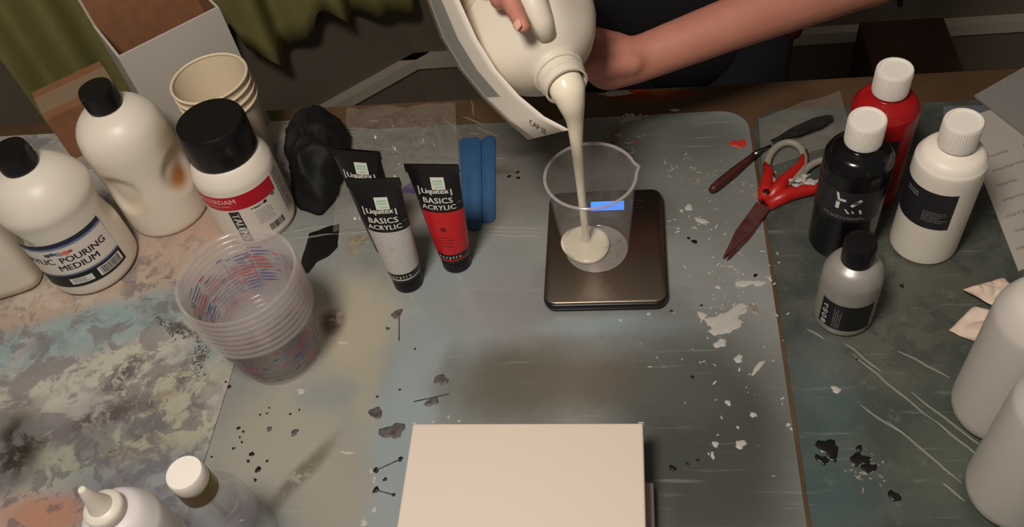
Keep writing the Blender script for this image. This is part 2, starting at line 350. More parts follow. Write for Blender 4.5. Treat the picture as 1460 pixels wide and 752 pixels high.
mright = setmesh('craft_mat', prism(rrect(MID[1]+.004, .93, -.10, .838, .035), -.0022, -.0002), mat_material('dark_green_mat', (84, 86, 78), (66, 72, 68), 18, right_st, .28, (.4, .62), fine=(46, .56, (120, 122, 114), .32), marble=((26, .5, .1, (52, 60, 58), .5, 4, .4),)), None, 0, label='dark green grey mottled craft mat under the bottle group', cat='craft mat')
# dried paint on the mats
def on_mat(px, py):
    x, y = W(px, py); return mleft if x < MID[0] else (mright if x > MID[1]+.002 else mmid)
P_black = mat('dried_black_paint', (20, 18, 18), .35); P_whitep = mat('dried_white_paint', (182, 178, 168), .5)
P_grey = mat('dried_grey_paint', (96, 90, 88), .5, noise_amt=.9, noise_scale=160, col2=(52, 46, 46)); P_cream = mat('dried_cream_paint', (150, 142, 122), .5, noise_amt=.6, noise_scale=140, col2=(96, 88, 74)); P_red = mat('dried_red_paint', (190, 54, 36), .45)
P_purple = mat('dried_purple_paint', (66, 34, 104), .5)
def blob(P, cz=.0009, base=.0):
    n = len(P); cx = sum(p[0] for p in P)/n; cy = sum(p[1] for p in P)/n; V = []
    for k, zz in ((1.0, base), (.86, base+cz*.8), (.45, base+cz)): V += [(cx+(x-cx)*k, cy+(y-cy)*k, zz) for x, y in P]
    Fc = [(r*n+k, r*n+(k+1) % n, (r+1)*n+(k+1) % n, (r+1)*n+k) for r in (0, 1) for k in range(n)]+[tuple(2*n+k for k in range(n))]
    return V, Fc
def splat(px, py, r, m, asp=1, rot=0, rough=.25, seed=0, n=14):
    rg = random.Random(int(px*31+py*17+seed)); c = pt(px, py); ph = [rg.uniform(0, 6.28) for _ in range(4)]; P = []
    for k in range(n):
        a = 2*pi*k/n; rr = r*(1+rough*(.6*sin(2*a+ph[0])+.5*sin(3*a+ph[1])+.4*sin(5*a+ph[2])))
        x, y = rr*cos(a)*asp, rr*sin(a); P.append((c.x+x*cos(rot)-y*sin(rot), c.y+x*sin(rot)+y*cos(rot)))
    setmesh('dried_paint', blob(P), m, on_mat(px, py), 180)
for px, py, r in [(327, 552, 2.6), (322, 545, 1.6), (371, 592, 1.5), (381, 590, 1.5), (384, 582, 1.3), (340, 611, 2.5), (347, 616, 1.8), (342, 624, 1.5), (345, 631, 1.6), (333, 640, 2), (359, 648, 3.4), (354, 658, 2.2), (381, 658, 1.8), (368, 670, 4), (364, 685, 2.2), (302, 652, 1.5), (570, 556, 1.6), (538, 566, 1.8), (414, 591, 1.6), (427, 585, 1.5), (592, 498, 1.5),
                  (571, 655, 3.2), (536, 671, 3.6), (536, 699, 4), (549, 684, 2.6), (561, 706, 2.4), (957, 444, 2), (1000, 436, 1.8), (987, 538, 2.2), (990, 345, 4), (982, 340, 2.4), (1286, 408, 3), (1077, 393, 3), (1275, 708, 6.5), (959, 668, 4), (980, 662, 2), (995, 657, 2), (738, 246, 3), (726, 252, 3), (739, 254, 3), (632, 372, 2), (1225, 640, 4), (1222, 512, 1.5)]:
    splat(px, py, r*.00078, P_black)
for px, py, r, a, ro in [(1181, 640, 12, 1.2, .5), (1172, 656, 7, 1, 0), (1188, 652, 6, 1, 0), (1226, 656, 11, .9, -.7), (1238, 668, 8, 1, 0)]: splat(px, py, r*.00072, P_black, a, ro, .4)
for px, py, r in [(566, 448, 8), (629, 542, 9), (616, 573, 8), (536, 589, 9), (553, 469, 3), (384, 612, 4), (420, 617, 5)]: splat(px, py, r*.00072, P_grey, 1.1, .4, .3)
splat(560, 615, .009, P_grey, 1.3, .6, .35)
for px, py, r, a, ro in [(529, 672, 4, .6, .2), (534, 684, 4.5, .6, 0), (534, 727, 5, .6, .1), (519, 746, 4.5, 1.2, .5), (429, 558, 5, 1.2, 0), (1024, 410, 3.4, 1, 0), (1001, 450, 6, 1.1, 0), (1027, 490, 7, 1.2, .8), (1053, 512, 6, 1, 0), (1081, 524, 4, 3, .9), (1038, 575, 5, .6, .3), (1074, 592, 4.5, .8, .6), (1056, 634, 6, 1.1, 0), (1124, 606, 2.6, 1, 0), (1192, 556, 5, 1.2, 0), (885, 457, 2.6, 1, 0), (925, 448, 2.8, 1, 0), (1020, 634, 5, .7, 0), (1016, 650, 5, .5, 0), (982, 296, 6, 1.1, 0), (962, 156, 0, 1, 0), (1000, 315, 5, 2, -.6), (460, 416, 3, 1, 0), (1128, 612, 2, 1, 0), (967, 326, 2, 1, 0), (1082, 404, 5, 1.8, .2), (1098, 398, 4, .7, .3), (1062, 404, 5, 3, .2), (618, 602, 2, 1, 0), (640, 595, 2, 1, 0), (655, 601, 2, 1, 0), (488, 489, 2.4, 4, 0), (495, 646, 2, 5, 0), (1052, 610, 2, 1, 0)]:
    if r: splat(px, py, r*.00074, P_whitep, a, ro, .3)
splat(1053, 205, .0075, P_red, 1.2, .3, .35); splat(905, 203, .003, P_red, .6, .5)
splat(452, 272, .016, P_purple, 1.6, .2, .3); splat(588, 268, .010, P_purple, 1.4, 0, .3)
def polysplat(pts, m, jit=.0015, sub=5):
    P = [Vector(pt(*p)) for p in pts]; out = []; n = len(P)
    for i in range(n):
        for k in range(sub):
            q = P[i]+(P[(i+1) % n]-P[i])*k/sub; v = noise.noise_vector((q.x*160, q.y*160, 0)); out.append((q.x+v.x*jit, q.y+v.y*jit))
    setmesh('dried_paint', blob(out, .0006), m, on_mat(*pts[0]), 180)
polysplat([(441, 333), (470, 322), (484, 319), (482, 352), (468, 366), (450, 376), (440, 390), (431, 389), (430, 372)], P_black)
polysplat([(497, 338), (524, 334), (526, 346), (512, 350), (510, 360), (498, 371), (495, 358)], P_cream)
polysplat([(1003, 456), (1030, 447), (1060, 431), (1070, 436), (1052, 456), (1062, 462), (1042, 472), (1022, 479), (1008, 474), (1018, 468), (1006, 464)], P_whitep, .004, 9)
polysplat([(1068, 432), (1078, 438), (1083, 450), (1076, 448), (1066, 440)], P_cream, .002)
def flecks(name, cx, cy, rx, ry, rot, n, r, m, seed, parent):
    rg = random.Random(seed); parts = []; c = pt(cx, cy)
    for i in range(n):
        a = rg.gauss(0, .45)*rx; b2 = rg.gauss(0, .45)*ry; x = c.x+a*cos(rot)-b2*sin(rot); y = c.y+a*sin(rot)+b2*cos(rot); q = r*rg.uniform(.3, 1.2); an = rg.uniform(0, 3.14); el = rg.uniform(1, 3.5)
        P = []
        for k in range(8):
            t = 2*pi*k/8; j = rg.uniform(.6, 1.3); u, v = q*el*cos(t)*j, q*sin(t)*j; P.append((x+u*cos(an)-v*sin(an), y+u*sin(an)+v*cos(an)))
        parts.append(blob(P, .0006))
    setmesh(name, merge(*parts), m, parent, 180, kind='stuff')
flecks('dried_paint_flecks', 1000, 250, .075, .025, -.35, 80, .0012, P_cream, 1, mmid); flecks('dried_paint_flecks', 995, 312, .03, .03, 0, 30, .0010, P_whitep, 2, mmid)
flecks('dried_paint_flecks', 1045, 440, .05, .03, .5, 45, .0008, P_whitep, 3, mmid); flecks('dried_paint_flecks', 880, 200, .03, .03, .5, 50, .0013, P_cream, 4, mmid); flecks('dried_paint_flecks', 900, 168, .02, .008, .1, 40, .0016, P_whitep, 5, mmid)
flecks('dried_paint_flecks', 283, 520, .010, .045, .3, 50, .0010, P_whitep, 6, mleft); flecks('dried_paint_flecks', 200, 560, .05, .014, -.5, 55, .0013, P_cream, 7, mleft); flecks('dried_paint_flecks', 165, 645, .03, .015, .3, 50, .0015, P_cream, 8, mleft)
flecks('dried_paint_flecks', 285, 505, .008, .045, .35, 50, .0010, P_grey, 9, mleft); flecks('dried_paint_flecks', 1235, 672, .02, .015, .3, 35, .0011, P_cream, 10, mright); flecks('dried_paint_flecks', 1130, 250, .04, .02, .3, 30, .0010, P_whitep, 11, mright); flecks('dried_paint_flecks', 1060, 380, .05, .04, .3, 40, .0009, P_whitep, 12, mmid)
flecks('dried_paint_flecks', 250, 470, .035, .008, -.45, 45, .0010, P_grey, 13, mleft); flecks('dried_paint_flecks', 1020, 545, .09, .09, 0, 40, .0008, P_whitep, 14, mmid)
for a, b2 in (((569, 452), (569, 486)), ((571, 655), (536, 671)), ((536, 699), (561, 706)), ((590, 573), (640, 562))):
    setmesh('dried_paint', tube([pt(*a, .0004), pt(*b2, .0004)], .0007, 6), P_grey, mmid)
# paint spilt on the bare wood strip behind the mats
for px, py, r, m, a in [(906, 129, .008, P_red, 2.2), (962, 155, .004, P_whitep, 1.4), (885, 131, .010, P_whitep, 2.5), (930, 134, .02, mat('rust_paint', (120, 62, 26), .4), 2.5)]:
    c = pt(px, py); P = [(c.x+r*a*cos(2*pi*k/14)*(1+.25*sin(3*k)), c.y+.6*r*sin(2*pi*k/14)) for k in range(14)]
    setmesh('dried_paint', blob(P, .0006, -.0022), m, tb, 180)
# clear plastic film
M_film = mat('clear_film', (216, 212, 200), .12, alpha=.13, spec=1.0); M_fold = mat('clear_film_fold', (206, 202, 190), .15, alpha=.28)
def film(name, poly, label, seed, amp, nx=70, ny=50, z0=.0012):
    V = []; Fc = []; A, B, C, D = [Vector(pt(*p)) for p in poly]
    for j in range(ny+1):
        for i in range(nx+1):
            u, v = i/nx, j/ny; p = (A*(1-u)+B*u)*(1-v)+(D*(1-u)+C*u)*v
            q = (p.x*1.0, p.y*1.0, seed)
            h = abs(noise.noise((p.x*22+seed, p.y*22, seed)))*.55+abs(noise.noise((p.x*55, p.y*55+seed, seed)))*.35+.2*abs(noise.noise((p.x*120, p.y*120, seed)))
            e = min(u, 1-u, v, 1-v)*6; jx = noise.noise((p.x*30, 3, seed))*.006; V.append((p.x+jx, p.y+noise.noise((p.x*25, 7, seed))*.006, z0+amp*h*(.35+.65*min(1, e))))
    for j in range(ny):
        for i in range(nx): b = j*(nx+1)+i; Fc.append((b, b+1, b+nx+2, b+nx+1))
    me = mesh(name, V, Fc, 25); return ob(name, me, M_film, None, label, 'plastic film')
film('plastic_film', [(478, 333), (652, 326), (650, 150), (492, 158)], 'crinkled clear plastic film lying behind the paint tubes', 3.1, .022, 90, 70)
film('plastic_film', [(1085, 245), (1215, 200), (1195, 130), (1080, 172)], 'crinkled clear plastic scrap beside the red scissors', 8.4, .010, 40, 30)
def creases(parent_name, L, label, m=None):
    t = thing(parent_name, label, 'plastic film')
    for a, b2 in L:
        A, B = pt(*a, .0006), pt(*b2, .0006); P = []
        n = 9
        for k in range(n+1):
            p = A+(B-A)*k/n; p += Vector((noise.noise((p.x*50, p.y*50, 1)), noise.noise((p.x*50, p.y*50, 5)), 0))*.002; P.append(p)
        setmesh('crease', tube(P, [.0003+.0009*sin(pi*k/n) for k in range(n+1)], 6), m or M_fold, t)
creases('film_crease', [((1205, 490), (1255, 530)), ((1215, 505), (1330, 600)), ((1225, 578), (1290, 620)), ((1265, 600), (1372, 690)), ((1300, 560), (1410, 646)), ((1330, 600), (1400, 655)), ((1345, 690), (1375, 715)), ((1280, 500), (1355, 540)), ((1150, 470), (1175, 485))], 'clear plastic film creases painted as pale glints across the dark green mat')  # pale strips paint in the long streak reflections along the film creases
rgc = random.Random(5); fc = []
for k in range(26):
    x, y = rgc.uniform(490, 690), rgc.uniform(165, 250); a = rgc.gauss(.4, .9); l = rgc.uniform(10, 42); fc.append(((x, y), (x+l*cos(a), y+l*sin(a))))
creases('film_fold', fc, 'folds of clear film painted as pale glints behind the paint tubes', mat('faint_film_fold', (206, 202, 190), .12, alpha=.15))  # random pale strips paint more highlights onto the crinkled film
creases('film_edge', [((400, 334), (470, 322)), ((415, 342), (480, 333)), ((480, 334), (560, 328)), ((690, 324), (775, 327)), ((690, 330), (775, 333)), ((690, 336), (770, 339))], 'folded front edge of the clear film beside the tubes')
# ------------------------------------------------------------------ bottles
def round_bottle(name, label, pos, rz, prof, mbody, capprof, mcap, fn=None, seg=64):
    t = thing(name, label, 'bottle', (pos[0], pos[1], 0), rz)
    setmesh('body', lathe(curveprof(prof, 5), seg, fn), mbody, t, 60)
    if capprof: setmesh('cap', lathe(capprof, 40), mcap, t, 35)
    return t
def ribs(r, z0, z1, n, m, parent, seg=40, d=.0009):
    parts = [box(-.0006, .0006, -d, d, z0, z1) for _ in range(n)]; out = []
    for i, (V, Fc) in enumerate(parts):
        a = 2*pi*i/n; out.append(([(x*cos(a)+(r+y)*sin(a), x*sin(a)-(r+y)*cos(a), z) for x, y, z in V], Fc))
    setmesh('cap_ribs', merge(*out), m, parent, 0, kind='stuff')
def gripfn(angs, zc, depth, aw=.55, zw=.030):
    def f(r, z, a):
        if r < .03: return r
        d = 0
        for g in angs:
            da = (a-radians(g)+pi) % (2*pi)-pi; q = (da/aw)**2+((z-zc)/zw)**2
            if q < 1: d = max(d, depth*min(1, 1.6*(1-q)))
        return r-d
    return f
# pouring medium bottle
p1 = (-.645, .629)
big = [(.0, 0), (.040, 0), (.0495, .004), (.0518, .014), (.0520, .04), (.0512, .06), (.0506, .085), (.0514, .109), (.0526, .125), (.0455, .142), (.035, .1545), (.022, .162), (.0170, .1655), (.0165, .172)]
capb = [(.0175, .1645), (.0192, .1655), (.0192, .1855), (.0180, .1895), (.0, .190)]
t = round_bottle('pouring_medium_bottle', 'round milky pouring medium bottle with black cap and printed navy label', p1, face_cam(p1), big, M_hdpe, capb, M_black, gripfn([82, -82], .083, .0045))
ribs(.0192, .167, .184, 40, M_black, t, d=.0003)
RL = lambda z: .0524
L0, L1 = -78, 34
lab = setmesh('label', patch(RL, .022, .094, L0, L1, 4, 40), mat('label_paper', (226, 216, 204), .5), t, 180)
def wrap(name, flat, r, a, z, m, parent, rot=0): return setmesh(name, on_cyl(flat, r, a, z, rot), m, parent, 0)
M_navy = mat('navy_print', (36, 40, 66), .5)
setmesh('navy_band', patch(.0526, .0875, .094, L0, L1, 1, 40), M_navy, lab, 180); setmesh('pale_blue_band', patch(.0526, .0845, .0875, L0, L1, 1, 40), mat('blue_print', (116, 130, 164), .5), lab, 180)
setmesh('navy_band', patch(.0526, .022, .042, L0, L1, 1, 40), M_blackm, lab, 180); setmesh('pale_blue_band', patch(.0526, .042, .0445, L0, L1, 1, 40), mat('blue_print', (116, 130, 164), .5), lab, 180)
wrap('lettering', heavy('POURING', .0125, .0003), .0528, -4, .0665, M_dark, lab); wrap('lettering', heavy('ACRYLIC', .0125, .0003), .0528, -68, .0665, M_dark, lab); wrap('lettering', heavy('MEDIUM', .0125, .0003), .0528, -16, .0545, M_dark, lab)
setmesh('barcode_panel', patch(.0528, .0255, .0385, -4, 30, 1, 16), M_ink, lab, 180); wrap('barcode', barcode(.026, .011, 4), .0530, 13, .032, M_dark, lab)
setmesh('barcode_panel', patch(.0528, .0265, .036, -40, -12, 1, 16), M_ink, lab, 180); wrap('barcode', textlines(.02, 4, .0018, 3), .0530, -26, .034, M_dark, lab)
for i, (a, z, r, c) in enumerate([(-36, .079, .004, (70, 84, 130)), (-29, .0775, .0045, (150, 150, 160)), (-22, .077, .0045, (226, 120, 92)), (-16, .0775, .003, (190, 70, 60)), (-43, .078, .004, (60, 70, 100))]):
    V = [(0, 0)]+[(r*cos(k*pi/6)*(1+.3*sin(k*2.3+i)), .6*r*sin(k*pi/6)*(1+.3*cos(k*1.7+i))) for k in range(12)]
    wrap('logo', (V, [(0, k+1, (k+1) % 12+1) for k in range(12)]), .0529, a, z, mat('logo_print%d' % i, c, .5), lab)
# plain white bottle with amber stain on its grip
p2 = (-.578, .713)
big2 = [(.0, 0), (.040, 0), (.0478, .004), (.0495, .014), (.0495, .035), (.0490, .055), (.0482, .085), (.0492, .112), (.0490, .130), (.0450, .147), (.035, .160), (.022, .1675), (.0170, .170), (.0165, .176)]
M_stain = bpy.data.materials.new('stained_milky_plastic'); M_stain.use_nodes = True
def amber(m):
    nt = m.node_tree; b = nt.nodes['Principled BSDF']; b.inputs['Roughness'].default_value = .4; tc = nt.nodes.new('ShaderNodeTexCoord'); prev = None
    b.inputs['Subsurface Weight'].default_value = .2; b.inputs['Subsurface Radius'].default_value = (.012, .006, .003); b.inputs['Subsurface Scale'].default_value = .5
    base = lin((232, 222, 206))
    for (c, s, col, stg) in [((.030, -.036, .066), (.022, .022, .022), (188, 120, 48), .9), ((.034, -.032, .115), (.022, .022, .03), (206, 176, 128), .5), ((-.03, -.036, .06), (.02, .02, .022), (206, 180, 138), .5)]:
        mp = nt.nodes.new('ShaderNodeMapping'); mp.vector_type = 'TEXTURE'; mp.inputs['Location'].default_value = c; mp.inputs['Scale'].default_value = s
        ln = nt.nodes.new('ShaderNodeVectorMath'); ln.operation = 'LENGTH'; mr = nt.nodes.new('ShaderNodeMapRange'); mr.interpolation_type = 'SMOOTHSTEP'; mr.inputs[1].default_value = 1.1; mr.inputs[2].default_value = .3; mr.inputs[4].default_value = stg
        mx = nt.nodes.new('ShaderNodeMix'); mx.data_type = 'RGBA'; mx.inputs[7].default_value = lin(col)
        nt.links.new(tc.outputs['Object'], mp.inputs[0]); nt.links.new(mp.outputs[0], ln.inputs[0]); nt.links.new(ln.outputs['Value'], mr.inputs[0]); nt.links.new(mr.outputs[0], mx.inputs[0])
        if prev: nt.links.new(prev, mx.inputs[6])
        else: mx.inputs[6].default_value = base
        prev = mx.outputs[2]
    nt.links.new(prev, b.inputs['Base Color'])
amber(M_stain)
t = round_bottle('plain_bottle', 'unlabelled milky bottle with black cap and an amber stain on its grip', p2, face_cam(p2), big2, M_stain, [(r, z+.005) for r, z in capb], M_black, gripfn([40, -52], .075, .006))
ribs(.0192, .1735, .1895, 40, M_black, t, d=.0003)
# angular jug at the picture's edge
def superloft(levels, n=56, k=4.0):
    V = []; Fc = []
    for (a, b2, z, ox, oy) in levels:
        for i in range(n):
            t_ = 2*pi*i/n; c, s = cos(t_), sin(t_)
            V.append((ox+a*math.copysign(abs(c)**(2/k), c), oy+b2*math.copysign(abs(s)**(2/k), s), z))
    for j in range(len(levels)-1):
        for i in range(n): Fc.append((j*n+i, j*n+(i+1) % n, (j+1)*n+(i+1) % n, (j+1)*n+i))
    Fc += [tuple(range(n))[::-1], tuple((len(levels)-1)*n+i for i in range(n))]
    return V, Fc
t = thing('gallon_jug', 'large square-based milky plastic jug beside the labelled pouring bottle', 'jug', (-.782, .618, 0), radians(20))
setmesh('body', superloft([(.062, .046, 0, 0, 0), (.068, .052, .004, 0, 0), (.070, .054, .015, 0, 0), (.070, .054, .13, 0, 0), (.068, .052, .15, 0, 0), (.058, .046, .175, 0, 0), (.036, .034, .195, 0, 0), (.020, .020, .203, 0, 0), (.018, .018, .215, 0, 0)], 64, 7), M_hdpe, t, 60)
setmesh('cap', lathe([(.020, .208), (.0215, .209), (.0215, .228), (.020, .231), (0, .2315)], 36), M_black, t, 35)
setmesh('handle', tube([(-.060, 0, .175), (-.085, 0, .185), (-.10, 0, .16), (-.10, 0, .11), (-.085, 0, .08), (-.066, 0, .08)], .010, 12), M_hdpe, t, 60)
# white acrylic bottle with red band
p3 = (-.457, .694)
ams = [(.0, 0), (.039, 0), (.0445, .003), (.0462, .010), (.0463, .03), (.0463, .06), (.0463, .084), (.0456, .094), (.0420, .104), (.0385, .110), (.0355, .1135), (.0352, .118)]
t = round_bottle('acrylic_paint_bottle', 'white acrylic paint bottle with wide black flip cap and red banded label', p3, face_cam(p3), ams, M_white2, [(.0352, .1125), (.0378, .113), (.0385, .1155), (.0385, .150), (.0375, .1550), (.0360, .1568), (.015, .1560), (0, .1558)], M_black)
cp = [c for c in t.children if c.name.startswith('cap')][0]
setmesh('thumb_notch', patch(lambda z: .0389, .133, .143, -14, 8, 2, 8), mat('glossy_black', (34, 32, 33), .12), cp, 180)
RA = .0468
lab = setmesh('label', patch(RA, .008, .084, -88, 62, 2, 44), mat('white_label', (232, 222, 208), .45), t, 180)
setmesh('red_band', patch(RA+.0002, .063, .084, -88, 40, 1, 40), mat('red_print', (196, 24, 46), .35), lab, 180)
setmesh('grey_text_block', patch(RA+.0002, .020, .086, 44, 62, 1, 10), mat('grey_print', (186, 176, 164), .5), lab, 180)
for i in range(11): setmesh('text_line', patch(RA+.0004, .080-i*.0052, .0815-i*.0052, 45, 61-(i % 3)*3, 1, 6), mat('grey_print_dark', (118, 110, 104), .5), lab, 180)
M_pink = mat('pink_ink', (246, 176, 170), .5)
wrap('lettering', heavy('AMSTERDAM', .0095, .0003), RA+.0005, -52, .0765, M_pink, lab); wrap('lettering', text2d('STANDARD SERIES', .0036), RA+.0005, -48, .0695, M_pink, lab)
setmesh('name_panel', patch(RA+.0002, .010, .0605, -37, -22, 2, 8), M_dark, lab, 180); wrap('lettering', heavy('TALENS', .0126, .0004), RA+.0005, -29.5, .035, M_ink, lab, -90)
wrap('fine_print', textlines(.022, 1, .002, 6, .0012), RA+.0004, 8, .0585, M_dark, lab); wrap('lettering', text2d('+++', .0042, .0001), RA+.0004, 4, .058, M_dark, lab)
wrap('swatch', rects([(-.002, .002, -.002, .002)]), RA+.0004, 17, .0595, M_dark, lab); wrap('fine_print', textlines(.024, 7, .0032, 7), RA+.0004, 12, .052, mat('grey_print_dark', (118, 110, 104), .5), lab)
wrap('logo', ([(0, 0)]+[(.003*cos(k*pi/6), .003*sin(k*pi/6)) for k in range(12)], [(0, k+1, (k+1) % 12+1) for k in range(12)]), RA+.0004, 32, .062, mat('grey_print_dark', (118, 110, 104), .5), lab)
wrap('barcode', barcode(.020, .010, 9), RA+.0004, 20, .021, M_dark, lab)
# right-hand group of 8-ounce bottles with white caps
def eight_oz(name, label, pos, mbody, turn=0):
    pr = [(.0, 0), (.027, 0), (.0315, .002), (.0325, .007), (.0325, .03), (.0325, .08), (.0325, .118), (.0305, .126), (.0260, .1325), (.0185, .136), (.0150, .138), (.0148, .146)]
    t = round_bottle(name, label, pos, face_cam(pos)+turn, pr, mbody, [(.0150, .141), (.0170, .1415), (.0172, .143), (.0172, .1675), (.0162, .1690), (.0145, .1690), (.0140, .1678), (0, .1675)], mat('white_cap', (238, 230, 218), .4))
    ribs(.0172, .144, .166, 44, mat('white_cap', (238, 230, 218), .4), t, d=.00012); return t
p4 = (.2895, .6235)
t = eight_oz('paint_bottle', 'white paint bottle with white cap and black wraparound label', p4, M_white2)
lab = setmesh('label', patch(.0329, .056, .104, -100, 32, 2, 44), M_navy if False else mat('charcoal_label', (40, 38, 42), .45), t, 180)
wrap('fine_print', textlines(.016, 2, .0034, 12, .0016), .0332, -42, .095, mat('grey_ink', (150, 146, 142), .5), lab); wrap('fine_print', textlines(.022, 6, .0024, 5, .0007), .0332, 4, .078, mat('grey_ink', (150, 146, 142), .5), lab)
p5 = (.2085, .632)
t = eight_oz('paint_bottle', 'black paint bottle with white cap behind the small silver bottle', p5, mat('black_paint_bottle', (17, 15, 17), .18))
lab = setmesh('label', patch(.0329, .062, .103, -80, 62, 2, 44), mat('charcoal_label', (40, 38, 42), .45), t, 180)
mk = [[(-.011, .011), (-.0085, .011), (-.0062, .002), (-.0085, .002)], [(-.0085, .0005), (-.0005, .001), (-.0005, .004), (-.006, .004)], [(-.0095, -.010), (-.006, -.010), (-.0058, -.001), (-.0095, -.001)], [(.004, -.003), (.0065, -.005), (.015, .004), (.0125, .006)]]
for q in mk: wrap('emblem', (q, [(0, 1, 2, 3)]), .0332, -3, .089, M_ink, lab)
for q in ([(-.0005, -.009), (.015, -.009), (.0145, -.0105), (.0005, -.0105)], [(-.0005, -.009), (.001, -.009), (.005, -.0145), (.003, -.0145)], [(.0135, -.009), (.015, -.009), (.0165, -.0140), (.0145, -.0140)], [(.003, -.0132), (.0165, -.0132), (.0165, -.0145), (.003, -.0145)], [(.006, -.0105), (.0075, -.0105), (.0095, -.0135), (.008, -.0135)]):
    wrap('emblem', (q, [(0, 1, 2, 3)]), .0332, -3, .089, M_ink, lab)
wrap('fine_print', textlines(.04, 2, .0022, 15, .0007), .0332, -5, .0685, mat('grey_ink', (150, 146, 142), .5), lab)
p6 = pt(1277, 97, .169); p6 = (p6.x, p6.y)
t = eight_oz('paint_bottle', 'red paint bottle with white cap behind the black bottle', p6, mat('red_paint_bottle', (158, 22, 24), .25))
setmesh('label', patch(.0329, .062, .103, -80, 40, 2, 44), mat('charcoal_label', (40, 38, 42), .45), t, 180)
# small silver bottle
p7 = (.195, .532)
t = round_bottle('silver_paint_bottle', 'small silver paint bottle with black cap and black label', p7, face_cam(p7), [(.0, 0), (.021, 0), (.0258, .002), (.0275, .007), (.0275, .03), (.0275, .062), (.0262, .073), (.0215, .0825), (.0150, .0875), (.0128, .089), (.0125, .094)],
                 mat('silver_paint', (172, 166, 158), .38, .35), [(.0128, .0885), (.0145, .089), (.0145, .1115), (.0135, .1135), (0, .114)], M_black)
lab = setmesh('label', patch(.0279, .012, .050, -46, 62, 2, 40), M_blackm, t, 180)
for i, z in enumerate((.0165, .0245, .0325, .0405)):
    n = 14; V = [((.0030 if k % 2 else .0022)*cos(2*pi*(k//2)/n), (.0030 if k % 2 else .0022)*sin(2*pi*(k//2)/n)) for k in range(2*n)]
    if i < 3: wrap('symbol', (V, [((2*k) % (2*n), (2*k+1) % (2*n), (2*k+3) % (2*n), (2*k+2) % (2*n)) for k in range(n)]), .0282, -34, z, M_ink, lab)
    if i == 0: wrap('symbol', rects([(-.0004, .0004, -.0024, .0024), (-.0024, .0024, -.0004, .0004)]), .0283, -34, z, M_ink, lab, 45)
    if i == 1: wrap('symbol', text2d('12M', .0024), .0283, -34, z, M_ink, lab, 90)
    if i == 2: wrap('symbol', rects([(-.0012, .0012, -.0006, .0006)]), .0283, -34, z, M_ink, lab, 45)
    if i == 3:
        wrap('symbol', ([(-.003, -.002), (.003, -.002), (0, .0032)], [(0, 1, 2)]), .0282, -34, z, M_ink, lab, 90); wrap('symbol', ([(-.0016, -.0012), (.0016, -.0012), (0, .0018)], [(0, 1, 2)]), .0283, -34, z, M_blackm, lab, 90)
wrap('fine_print', textlines(.030, 5, .0016, 25, .0005), .0282, -14, .030, mat('grey_ink', (150, 146, 142), .5), lab, 90)
# two tall frosted bottles near the right edge
M_frost = mat('frosted_grey_plastic', (206, 198, 188), .45, sss=.1, noise_amt=.15, noise_scale=14, col2=(190, 184, 176))
for (px, py, lb) in [(1416, 588, 'tall frosted squeeze bottle right next to the crumpled tissue'), (1440, 706, 'second tall frosted squeeze bottle, farther from the crumpled tissue')]:
    c = pt(px, py); c = (c.x, c.y)
    round_bottle('squeeze_bottle', lb, c, face_cam(c), [(.0, 0), (.026, 0), (.034, .004), (.0375, .013), (.038, .03), (.038, .09), (.038, .135), (.0365, .15), (.029, .165), (.018, .172), (.0145, .174), (.0142, .182)], M_frost, [(.0145, .176), (.017, .177), (.017, .192), (.014, .196), (.0065, .20), (.0035, .228), (.0025, .230), (0, .2302)], mat('white_cap', (238, 230, 218), .4))
# glue bottle and clear bottle in the near corner
c = pt(118, 700, .17); c = (c.x, c.y)
t = round_bottle('glue_bottle', 'white glue bottle with a pointed cone nozzle', c, face_cam(c), [(0, 0), (.024, 0), (.030, .003), (.0325, .012), (.0325, .06), (.0325, .10), (.030, .112), (.024, .124), (.016, .130), (.0135, .132)], mat('glue_white', (226, 220, 216), .4), None, None)
setmesh('nozzle', lathe([(.0150, .130), (.0158, .131), (.0158, .139), (.0145, .141), (.0098, .143), (.0075, .150), (.0050, .163), (.0036, .170), (.0028, .172), (0, .1722)], 32), M_hdpe, t, 45)
lab = setmesh('label', patch(.0318, .03, .095, -60, 60, 1, 30), mat('glue_label', (222, 218, 224), .45), t, 180)
wrap('emblem', ([(0, 0)]+[(.012*cos(k*pi/9), .007*sin(k*pi/9)) for k in range(18)], [(0, k+1, (k+1) % 18+1) for k in range(18)]), .0321, 10, .086, mat('violet_print', (92, 72, 170), .5), lab)
c = pt(262, 674, .145); c = (c.x, c.y)
M_clear = translucent('clear_plastic', (226, 224, 232), .10, .12)
t = thing('clear_bottle', 'clear plastic bottle with white disc cap on a brass collar', 'bottle', (c[0], c[1], 0), face_cam(c))
setmesh('body', lathe(curveprof([(0, 0), (.022, 0), (.028, .003), (.0295, .01), (.0295, .05), (.0290, .082), (.026, .096), (.019, .106), (.014, .110), (.0135, .116)], 5), 56, lambda r, z, a: r*(1-.02*cos(6*a)), True, False), M_clear, t, 60)
setmesh('liquid', lathe(curveprof([(0, .002), (.021, .002), (.0268, .005), (.0280, .012), (.0280, .05), (.0277, .066), (0, .0662)], 4), 48), mat('lilac_liquid', (206, 202, 216), .08, alpha=.14), t, 60)
setmesh('collar', lathe([(.0140, .112), (.0155, .1125), (.0155, .130), (.0148, .1305)], 40), mat('brass', (120, 102, 66), .3, .9), t, 35)
setmesh('cap', lathe([(.0148, .1302), (.0152, .131), (.0152, .143), (.0142, .1452), (0, .1456)], 40), mat('white_cap', (238, 230, 218), .4), t, 35)
setmesh('dip_tube', tube([(0, 0, .006), (.002, 0, .06), (0, 0, .114)], .002, 8), M_fold, t)
